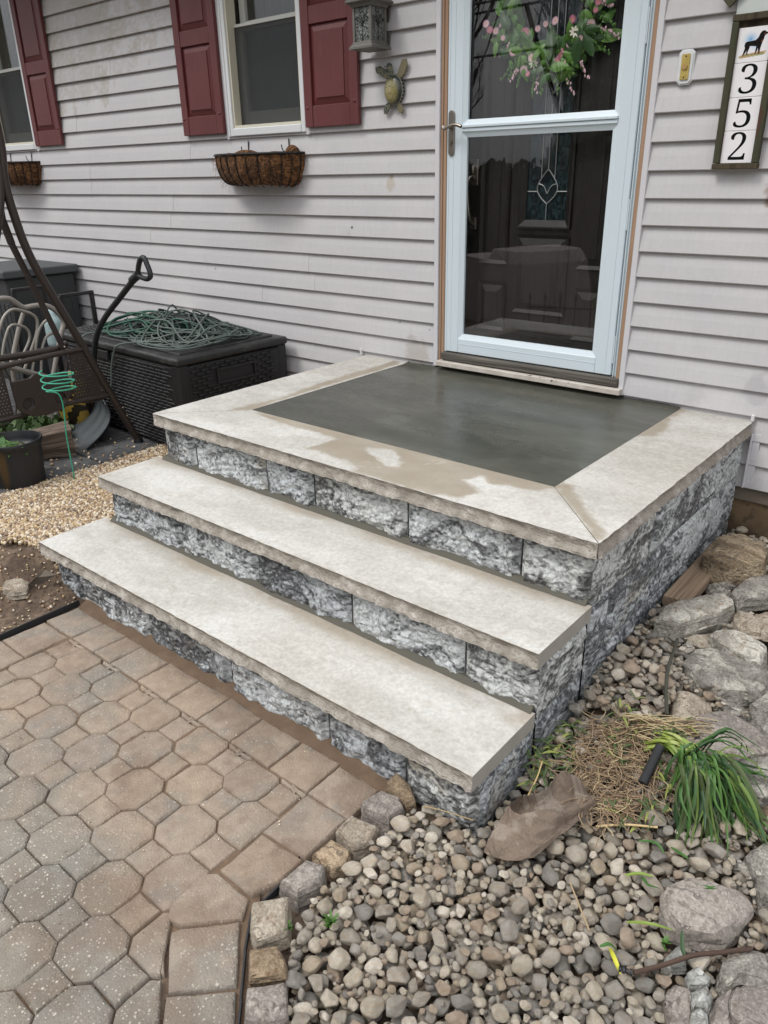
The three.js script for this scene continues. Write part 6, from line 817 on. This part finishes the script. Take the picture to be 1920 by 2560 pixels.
{
  const D = tag(grp('uprooted_lily'), 'uprooted clump of long green strap leaves lying on the rocks', 'plant'), r = rng(14);
  const tips = [[1200, 1190, .05], [1245, 1240, .04], [1340, 1210, .05], [1100, 1090, .07], [1055, 1155, .05], [1430, 1080, .07], [1520, 1050, .08], [1690, 1165, .09], [1690, 1085, .1], [1690, 670, .14], [1565, 540, .17], [1000, 885, .09], [1380, 1045, .1], [1545, 1165, .06], [1300, 1130, .08], [1460, 900, .11], [1150, 1130, .06], [1260, 1040, .1], [1080, 1000, .09], [1640, 900, .11], [1490, 1060, .08], [1180, 980, .12]];
  for (let k = 0; k < 150; k++) { const t = tips[k % tips.length], q = .86 + .16 * r(), jx = (r() - .5) * 150, jy = (r() - .5) * 150, a = onPeb('b', 1020 + r() * 170, 520 + r() * 90, .012, 4), e = onY(...px('b', lerp(1100, t[0], q) + jx, lerp(560, t[1], q) + jy), t[2] + r() * .02), m = a.clone().lerp(e, .38 + r() * .1), m2 = a.clone().lerp(e, .75); const h = .015 + r() * .065; m.y = Math.max(a.y, e.y) + h; m2.y = lerp(a.y, e.y, .75) + h * .75; mesh('leaf', blade([a, m, m2.add(V((r() - .5) * .05, 0, (r() - .5) * .04)), e], .0026 + r() * r() * .0058), leafM[Math.floor(r() * 6)], D); }
  for (let k = 0; k < 54; k++) { const a = onPeb('b', 800 + r() * 160, 410 + r() * 60 + k * .6, .006 + r() * .008), e = onPeb('b', 1020 + r() * 190, 460 + r() * 110, .012 + r() * .014), m = a.clone().lerp(e, .5); m.y += .012 + r() * .012; mesh('stalk', blade([a, m, e], .005 + r() * .004, 8, .5), paleM[k % 3], D); }
  for (let k = 0; k < 6; k++) { const q = onY(...px('b', 640 + r() * 120, 200 + r() * 40), .13); }
}
{ // dead roots and straw
  const S0 = kind(grp('straw_litter'), 'stuff', 'mat of brown dead roots and straw on the stones'), r = rng(33), gs = [[], [], []];
  for (let k = 0; k < 620; k++) { const a = r() * 6.28, d = Math.sqrt(r()), u = 610 + Math.cos(a) * d * 300, v = 640 + Math.sin(a) * d * 350, p = onPeb('b', u, v, .001 + r() * .012, 2), L = .025 + r() * .05, th = r() * 6.28, pts = [p]; let q = p.clone(), an = th; for (let i = 0; i < 3; i++) { an += (r() - .5) * 1.6; q = q.clone().add(V(Math.cos(an) * L / 2, (r() - .5) * .012, Math.sin(an) * L / 2)); pts.push(q); } gs[k % 9 === 0 ? 1 : k % 5 === 0 ? 2 : 0].push(tube(pts, .0007 + r() * .0008, 7, 4)); }
  for (let k = 0; k < 90; k++) { const u = 560 + r() * 540, v = 275 + r() * 110, p = onPeb('b', u, v, .004 + r() * .008), e = onPeb('b', u + 180 + r() * 120, v + (r() - .5) * 60, .004 + r() * .008); gs[k % 3 ? 1 : 2].push(tube([p, p.clone().lerp(e, .5).add(V(0, .008, 0)), e], .0012, 6, 4)); }
  const ms = [mat(S(148, 126, 101), .95), mat(S(188, 170, 132), .9), mat(S(114, 93, 72), .95)]; gs.forEach((g, i) => kind(mesh('straw', merge(g), ms[i], S0), 'stuff'));
}
{ // shredded green leaves
  const G = kind(grp('leaf_litter'), 'stuff', 'torn green leaves scattered on the stones'), r = rng(55), a = [[], []];
  const put = (reg, u0, u1, v0, v1, y, n, w) => { for (let k = 0; k < n; k++) { const u = u0 + r() * (u1 - u0), v = v0 + r() * (v1 - v0), p = onPeb(reg, u, v, .002 + r() * .01, 2), th = r() * 6.28, L = .02 + r() * .035, e = p.clone().add(V(Math.cos(th) * L, (r() - .5) * .014, Math.sin(th) * L)), m = p.clone().lerp(e, .5); m.y += .006; a[r() < .25 ? 1 : 0].push(blade([p, m, e], w * (.6 + r() * .8), 5, .2)); } };
  put('b', 0, 330, 300, 740, .08, 130, .0032); put('b', 560, 1100, 280, 470, .115, 70, .0026); put('b', 480, 700, 420, 560, .1, 18, .003); put('b', 540, 960, 860, 1050, .055, 26, .0028); put('b', 850, 1180, 580, 800, .1, 34, .003); put('b', 560, 760, 130, 280, .13, 14, .0028);
  kind(mesh('green_scraps', merge(a[0]), mat(S(66, 84, 44), .7, { side: THREE.DoubleSide }), G), 'stuff'); kind(mesh('yellow_scraps', merge(a[1]), mat(S(126, 134, 66), .7, { side: THREE.DoubleSide }), G), 'stuff');
}
const scraps = [[[[250, 505], [390, 490], [540, 525]], .04, 1], [[[410, 520], [440, 560], [470, 600], [600, 640]], .045, 0], [[[270, 970], [480, 985], [740, 1055]], .05, 1], [[[860, 575], [1000, 620], [1260, 635]], .088, 0], [[[380, 165], [560, 195], [640, 300]], .05, 0], [[[700, 230], [820, 310], [880, 350]], .05, 0], [[[810, 1060], [830, 1180], [850, 1330]], .035, 2], [[[100, 1190], [150, 1350], [205, 1490]], .035, 3], [[[0, 1210], [90, 1190], [180, 1270]], .04, 0]];
scraps.forEach(([P, y, c], i) => tag(mesh('fallen_leaf', blade(P.map(([a, b], k) => onPeb('c', a, b, .004 + .006 * (k % 2), 5)), c === 3 ? .005 : .0046, 12), c === 1 ? paleM[1] : c === 3 ? pmat(S(190, 188, 62), .6, { side: THREE.DoubleSide }) : leafM[c === 2 ? 2 : 1]), ['yellow tipped strap leaf lying left above the boulder', 'narrow green leaf running up to the boulder', 'long green leaf with pale tip pointing at the boulder', 'green leaf draped across the top of the boulder', 'green leaf arching over stones above the yellow tipped leaf', 'torn green leaf between stones below the leaf clump', 'dark green leaf stuck upright below the boulder', 'bright yellow leaf stub near the rod tip', 'dull green leaf beside the bright yellow stub'][i], 'leaf'));
{ // landscape cloth, folded over itself: a front fold and a back flap with an open pocket between
  const Cl = tag(grp('landscape_cloth'), 'crumpled brown landscape cloth lying at the corner of the lowest step', 'cloth');
  const bot = [[500, 375, .018], [545, 405, .012], [640, 435, .010], [790, 445, .010], [895, 385, .012], [1000, 320, .012], [1130, 215, .014], [1250, 110, .016], [1335, 20, .02]], m1 = [[520, 320, .03], [600, 340, .03], [690, 340, .026], [800, 335, .03], [890, 310, .024], [1000, 255, .03], [1130, 160, .03], [1240, 80, .03], [1335, 14, .026]], m2 = [[590, 190, .045], [650, 205, .05], [720, 210, .042], [810, 210, .05], [900, 190, .045], [1010, 160, .05], [1130, 100, .045], [1230, 50, .045], [1332, 8, .03]], top = [[690, 42, .065], [700, 55, .066], [738, 88, .058], [800, 102, .052], [870, 95, .055], [950, 74, .055], [1060, 52, .05], [1200, 24, .05], [1330, -2, .034]];
  const b0 = [[560, 300, .02], [620, 230, .02], [760, 160, .02], [900, 140, .02], [1050, 110, .02], [1180, 70, .02], [1320, 10, .02]], b1 = [[640, 120, .03], [705, 62, .012], [800, 60, .006], [920, 45, .006], [1040, 10, .008], [1170, -15, .012], [1310, -25, .02]], b2 = [[690, 45, .062], [740, 0, .05], [830, -40, .05], [960, -80, .055], [1060, -190, .06], [1180, -180, .07], [1260, -60, .04]];
  const lift = R => R.map(([a, b, o], i) => onPeb('d', a, b, o * .9 + (o < .02 ? .004 + .006 * Math.sin(i * 2.3) : 0), 7)), sheet = (rows, nu, nv, s) => {
    const cr = rows.map(R => new THREE.CatmullRomCurve3(lift(R))), gr = [], t = []; for (let i = 0; i <= nu; i++) { const u = i / nu, c = new THREE.CatmullRomCurve3(cr.map(q => q.getPoint(u))), row = []; for (let j = 0; j <= nv; j++) { const v = j / nv, p = c.getPoint(v), rd = 1 - 2 * Math.abs(vn(u * 4 + v * 2.2 + s, v * 2.5 - u * 1.5 + 7) - .5); p.y += .010 * (Math.pow(rd, 3) - .4) + .008 * (fbm(u * 9 + s, v * 6, 3) - .5) + .004 * (fbm(u * 26 + s, v * 18 + u * 6, 2) - .5); row.push(p.toArray()); } gr.push(row); }
    for (let i = 0; i < nu; i++) for (let j = 0; j < nv; j++) t.push(...gr[i][j], ...gr[i + 1][j], ...gr[i + 1][j + 1], ...gr[i][j], ...gr[i + 1][j + 1], ...gr[i][j + 1]); const g = mergeVertices(poly3(t)); g.computeVertexNormals(); return uvBy(g, (x, y, z) => [x * 2.6 + y, z * 2.6]); };
  const cm = mat(0xffffff, .95, { side: THREE.DoubleSide, map: ctex(512, 512, (u, v) => { const a = fbm(u * 5, v * 5, 5, 5), d = sst(.52, .6, fbm(u * 6 + 3, v * 6, 5, 6)), f = vn(u * 200, v * 200, 200); return mix3(mix3([100, 87, 76], [124, 109, 96], a + (f - .5) * .3), [156, 146, 135], d * .5); }), bumpMap: gtex(512, 512, (u, v) => { const w = fbm(u * 5, v * 5, 2, 5); return clamp(1 - 3 * Math.abs(fbm(u * 9 + w * 3, v * 9, 3, 9) - .5)) * .7 + .3 * vn(u * 128, v * 128, 128); }), bumpScale: .006 });
  mesh('front_fold', sheet([bot, m1, m2, top], 90, 44, 0), cm, Cl); mesh('back_flap', sheet([b0, b1, b2], 60, 30, 3), cm, Cl);
}
{ // small litter
  const A = (r, a, b, y) => onY(...px(r, a, b), y), B = (r, a, b, o = .006) => onPeb(r, a, b, o, 6);
  tag(mesh('pipe_piece', (() => { const a = B('b', 792, 715, .012), b = B('b', 915, 458, .035), g = bar(a, b, .0125, 14), h = bar(b, b.clone().lerp(a, .02), .009, 12); return merge([g, h]); })(), mat(S(38, 39, 41), .5, { bumpMap: speckRep(3), bumpScale: .001 })), 'short piece of black pipe lying beside the uprooted lily', 'pipe');
  tag(mesh('twig', tube([B('a', 640, 1170, .01), B('a', 605, 1290), B('a', 560, 1420), B('a', 538, 1570), B('a', 536, 1700), B('a', 545, 1870)], .0055, 50, 7), mat(S(84, 84, 74), .9, { bumpMap: speckRep(2), bumpScale: .003 })), 'grey green bent twig standing against the long angular rock', 'twig');
  const rod = tag(grp('rusty_rod'), 'rusty thin rod with dark threaded tip lying across the stones', 'rod'), rp = (() => { const a = B('c', 330, 1470, .006), e = B('c', 1500, 1225, .006); return [0, .25, .5, .75, 1].map(t => a.clone().lerp(e, t).add(V(0, .012 * Math.sin(t * 3.14), .004 * Math.sin(t * 9)))); })(); mesh('shaft', tube(rp, .0052, 60, 8), mat(0xffffff, .95, { map: ctex(64, 256, (u, v) => mix3([74, 58, 50], [116, 92, 78], fbm(u * 6, v * 20, 4, 6, 20))), bumpMap: speckRep(3), bumpScale: .002 }), rod); const tip = []; for (let k = 0; k < 4; k++) tip.push(bar(B('c', 330, 1470, .006).add(V(-.028 + k * .007, 0, .011 - k * .0027)), B('c', 330, 1470, .006).add(V(-.023 + k * .007, 0, .009 - k * .0027)), k % 2 ? .007 : .0055, 10)); mesh('threaded_tip', merge(tip), mat(S(36, 37, 40), .5), rod);
  const nail = (a, b, label) => { const o = tag(grp('nail'), label, 'nail'); mesh('shank', bar(a, b, .0018, 8), M.nickel, o); const d = a.clone().sub(b).normalize().multiplyScalar(.002); mesh('head', bar(a, a.clone().add(d), .0048, 12), M.nickel, o); };
  nail(B('c', 630, 1782, .004), B('c', 650, 1990, .004), 'bright steel nail lying beside the smooth grey flat stone'); nail(B('d', 415, 262, .004), B('d', 362, 78, .004), 'long grey nail lying in front of the lowest step corner');
  tag(mesh('straw_stalk', tube([B('b', 470, 1012), B('b', 660, 1030), B('b', 890, 1060)], .003, 20, 6), mat(S(190, 168, 124), .85)), 'pale dry stalk lying below the root mat', 'stalk');
  tag(mesh('straw_stalk', tube([B('d', 60, 45), B('d', 200, 80), B('d', 425, 150)], .0016, 20, 6), mat(S(170, 148, 110), .85)), 'thin dry stalk lying along the foot of the lowest step', 'stalk');
  tag(mesh('straw_stalk', tube([B('d', 1140, 610), B('d', 1200, 760), B('d', 1285, 970)], .002, 20, 6), mat(S(160, 140, 110), .85)), 'thin dry stalk lying across the middle of the river stones', 'stalk');
  tag(mesh('straw_stalk', tube([A('b', 100, 560, .11), A('b', 60, 680, .1), A('b', 0, 800, .07)], .0022, 20, 6), mat(S(186, 162, 116), .85)), 'pale straw sticking up between cloth and lowest step', 'stalk');
  const sprig = (r, a, b, y, n, label) => { const o = tag(grp('weed_sprig'), label, 'weed'), q = rng(a), p = B(r, a, b, -.004); for (let k = 0; k < n; k++) { const th = q() * 6.28, e = p.clone().add(V(Math.cos(th) * .02 * q(), .012 + q() * .022, Math.sin(th) * .02 * q())), m = p.clone().lerp(e, .5); mesh('leaf', blade([p, m, e.add(V(Math.cos(th) * .006, -.003, Math.sin(th) * .006))], .0032, 5, .1), leafM[3], o); } };
  sprig('e', 850, 1135, .012, 26, 'small bright green weed sprig among the river stones'); sprig('e', 548, 1150, .012, 12, 'tiny green weed growing against a cobble'); sprig('c', 620, 1200, .012, 12, 'tiny green weed between stones left of the boulder');
  const P = [[20, 1190, .02], [100, 1130, .05], [170, 1065, .085], [290, 965, .11], [400, 1018, .1], [235, 1110, .05]].map(([a, b, y]) => onY(...px('f', a, b), y)), t = [], c = P.reduce((s, p) => s.add(p.clone().divideScalar(6)), V(0, 0, 0)); c.y += .018; const N = 8; for (let i = 0; i < 6; i++) { const a = P[i], b = P[(i + 1) % 6]; for (let k = 0; k < N; k++) for (let l = 0; l < 4; l++) { const f = (k, l) => { const e = a.clone().lerp(b, k / N), q = c.clone().lerp(e, l / 4); q.y += .012 * (f3(q.x * 20, q.y * 5, q.z * 20) - .5); return q.toArray(); }; t.push(...f(k, l), ...f(k, l + 1), ...f(k + 1, l + 1), ...f(k, l), ...f(k + 1, l + 1), ...f(k + 1, l)); } }
  tag(mesh('landscape_cloth', poly3(t), mat(S(96, 88, 78), .95, { side: THREE.DoubleSide, bumpMap: speckRep(4), bumpScale: .001 })), 'torn grey landscape cloth flap at the edge of the tan gravel', 'cloth');
}
rockSlab('f', [[-160, 880], [60, 850], [110, 905], [90, 985], [-100, 1010]].map(([a, b]) => [a, b + 170]), .06, .05, M.rockTan, 40, 'flat pinkish stone at the edge of gravel and bare soil');
// ---------------------------------------------------------------- what the door glass mirrors: yard in front of the house
{
  const bark = mat(S(66, 58, 52), .95), r = rng(71);
  function bareTree(x, z, h, seed, label) {
    const T = tag(grp('bare_tree', null, [x, -.1, z]), label, 'tree', 'bare trees across the yard'), q = rng(seed), br = [], tw = [];
    const grow = (p, d, L, rad, lv) => { const pts = [p]; let c = p.clone(), dir = d.clone(); for (let i = 0; i < 4; i++) { dir.add(V((q() - .5) * .35, .06, (q() - .5) * .35)).normalize(); c = c.clone().addScaledVector(dir, L / 4); pts.push(c); } const g = tube(pts, rad, 8, lv < 2 ? 7 : 4); (lv < 3 ? br : tw).push(g); if (lv > 4) return; const n = lv === 0 ? 7 : 3 + (q() < .5); for (let k = 0; k < n; k++) { const s = 1 + Math.floor(q() * 4), b = pts[Math.min(4, s)], dd = dir.clone().add(V((q() - .5) * 1.9, .25 + q() * .5, (q() - .5) * 1.9)).normalize(); grow(b, dd, L * (.5 + q() * .2), rad * .5, lv + 1); } };
    grow(V(0, 0, 0), V(0, 1, 0), h * .5, h * .012, 0); mesh('trunk', merge(br), bark, T); mesh('crown', merge(tw), bark, T);
  }
  bareTree(-13, 17, 9, 1, 'tall bare tree standing beyond the front yard'); bareTree(-15.5, 15.5, 8.5, 2, 'bare tree beside the road at the yard edge'); bareTree(-10, 19, 10.5, 3, 'large bare tree behind the power lines');
  for (const [y, z] of [[4.6, 9.5], [4.2, 9.55], [4.05, 9.5], [3.4, 9.5]]) tag(mesh('power_line', tube([[-40, y + .9, z + 3], [-18, y + .1, z + 1], [-6, y, z], [6, y + .3, z], [30, y + 1.2, z + 2]], .022, 40, 5), mat(S(24, 24, 25), .6)), y > 4.5 ? 'topmost black power line along the road' : y > 4.1 ? 'second black power line from the top along the road' : y > 4 ? 'third black power line from the top along the road' : 'lowest black power line along the road', 'power line', 'power lines along the road');
  // dark evergreens on the far side
  const evL = ['dark evergreen with the broadest foot across the yard', 'dark evergreen left of the tallest one across the yard', 'tallest dark evergreen across the yard', 'shortest dark evergreen across the yard', 'dark evergreen at the far right across the yard']; let evn = 0;
  const ev = (x, z, h, w, seed) => { const T = tag(grp('evergreen_tree', null, [x, -.1, z]), evL[evn++], 'tree', 'evergreens across the yard'), q = rng(seed), ms = [], g = new THREE.ConeGeometry(.16, .5, 4, 1); mesh('trunk', bar([0, 0, 0], [0, h * .9, 0], w * .06, 8), bark, T); for (let k = 0; k < 1500; k++) { const v = Math.pow(q(), .8), a = q() * 6.28, d = w * (1 - v) * (.35 + .65 * Math.sqrt(q())); ms.push(mtx([Math.cos(a) * d, .3 + v * h, Math.sin(a) * d], [Math.PI / 2 + .5, a, q() * 3, 'YXZ'], .7 + q() * .8)); } kind(inst('crown', g, mat(S(44, 54, 40), .9), ms, T), 'stuff'); };
  ev(-4.6, 12, 7.5, 2.0, 4); ev(-2.6, 11.2, 6.5, 1.9, 5); ev(-.6, 12.4, 7.5, 2.1, 6); ev(-6.3, 13.5, 5, 1.6, 7); ev(1.6, 12, 7, 2, 8);
  // unseen shrub row and dark lawn, added to darken what the door glass mirrors
  { const Hd = tag(grp('added_hedge', null, [-7, -.1, 8.2]), 'long dark shrub row added to darken the yard mirrored in the door glass', 'added_hedge'), q = rng(88), ms = [], g = new THREE.CircleGeometry(.07, 5); for (let k = 0; k < 9000; k++) { const x = (q() - .5) * 20, y = q() * 1.75, d = .35 + .1 * Math.sin(x * 2.1) + q() * .12; ms.push(mtx([x, y + .05, (q() < .75 ? -1 : 1) * d * (y > 1.6 ? q() : 1)], [q() * 3, q() * 6, q() * 3], .6 + q())); } kind(inst('foliage', g, mat(S(40, 50, 36), .85, { side: THREE.DoubleSide }), ms, Hd), 'stuff'); mesh('stems', bx(-10, 10, 0, 1.72, -.28, .28, .1), mat(S(34, 36, 28), .95), Hd); }
  { const g = new THREE.PlaneGeometry(44, 3.6, 1, 1); g.rotateX(-Math.PI / 2); g.translate(-6, -.045, 6.2); kind(mesh('lawn', g, mat(0xffffff, .95, { map: ctex(128, 128, (u, v) => mix3([52, 60, 34], [84, 88, 52], fbm(u * 16, v * 16, 4, 16)), 30, 3) })), 'structure', 'dark lawn added between the bed and the road'); }
  // shrouded patio furniture
  const K = tag(grp('furniture_cover', null, [-2.7, 0, 4.0]), 'grey cover draped over patio furniture in the front yard', 'furniture cover'), nu = 44, nv = 16, t = [], P = (i, j) => { const a = i / nu * 6.283, v = j / nv, c = Math.cos(a), s = Math.sin(a), q = Math.pow(Math.pow(Math.abs(c), 6) + Math.pow(Math.abs(s), 6), -1 / 6), flare = 1 + Math.max(0, v - .35) * (.16 + .14 * Math.sin(a * 9) + .08 * Math.sin(a * 17)), rr = (v < .35 ? v / .35 : 1) * flare; return [c * q * .62 * rr, .82 - (v < .35 ? .05 * v * v : .02 + (v - .35) / .65 * .74) + (c > 0 ? .06 : -.04) * (v < .35 ? 1 : 0), s * q * .45 * rr]; };
  for (let i = 0; i < nu; i++) for (let j = 0; j < nv; j++) { const A = P(i, j), B = P(i + 1, j), C = P(i + 1, j + 1), D = P(i, j + 1); t.push(...A, ...B, ...C, ...A, ...C, ...D); } const g = mergeVertices(poly3(t), 1e-4); g.computeVertexNormals(); mesh('cover', g, mat(S(150, 140, 136), .9, { side: THREE.DoubleSide }), K); K.rotation.y = .5; mesh('table_top', bx(-.5, .5, .7, .735, -.36, .36, .01), M.weather, K); for (const [x, z] of [[.4, .28], [-.4, .28], [.4, -.28], [-.4, -.28]]) mesh('leg', bx(x - .03, x + .03, -.05, .7, z - .03, z + .03, .005), M.weather, K);
  const F = tag(grp('iron_fence', null, [-1.75, 0, 3.35]), 'low black iron garden fence panel with spear finials', 'fence'); F.rotation.y = -.3; for (const y of [.12, .42]) mesh('rail', bar([-.45, y, 0], [.45, y, 0], .008, 6), M.black, F); for (let i = 0; i < 7; i++) { const x = -.42 + i * .14; mesh('picket', bar([x, -.05, 0], [x, .5, 0], .006, 6), M.black, F); const c = new THREE.ConeGeometry(.016, .07, 4); c.translate(x, .53, 0); mesh('finial', c, M.black, F); }
}
renderer.render(scene, camera);
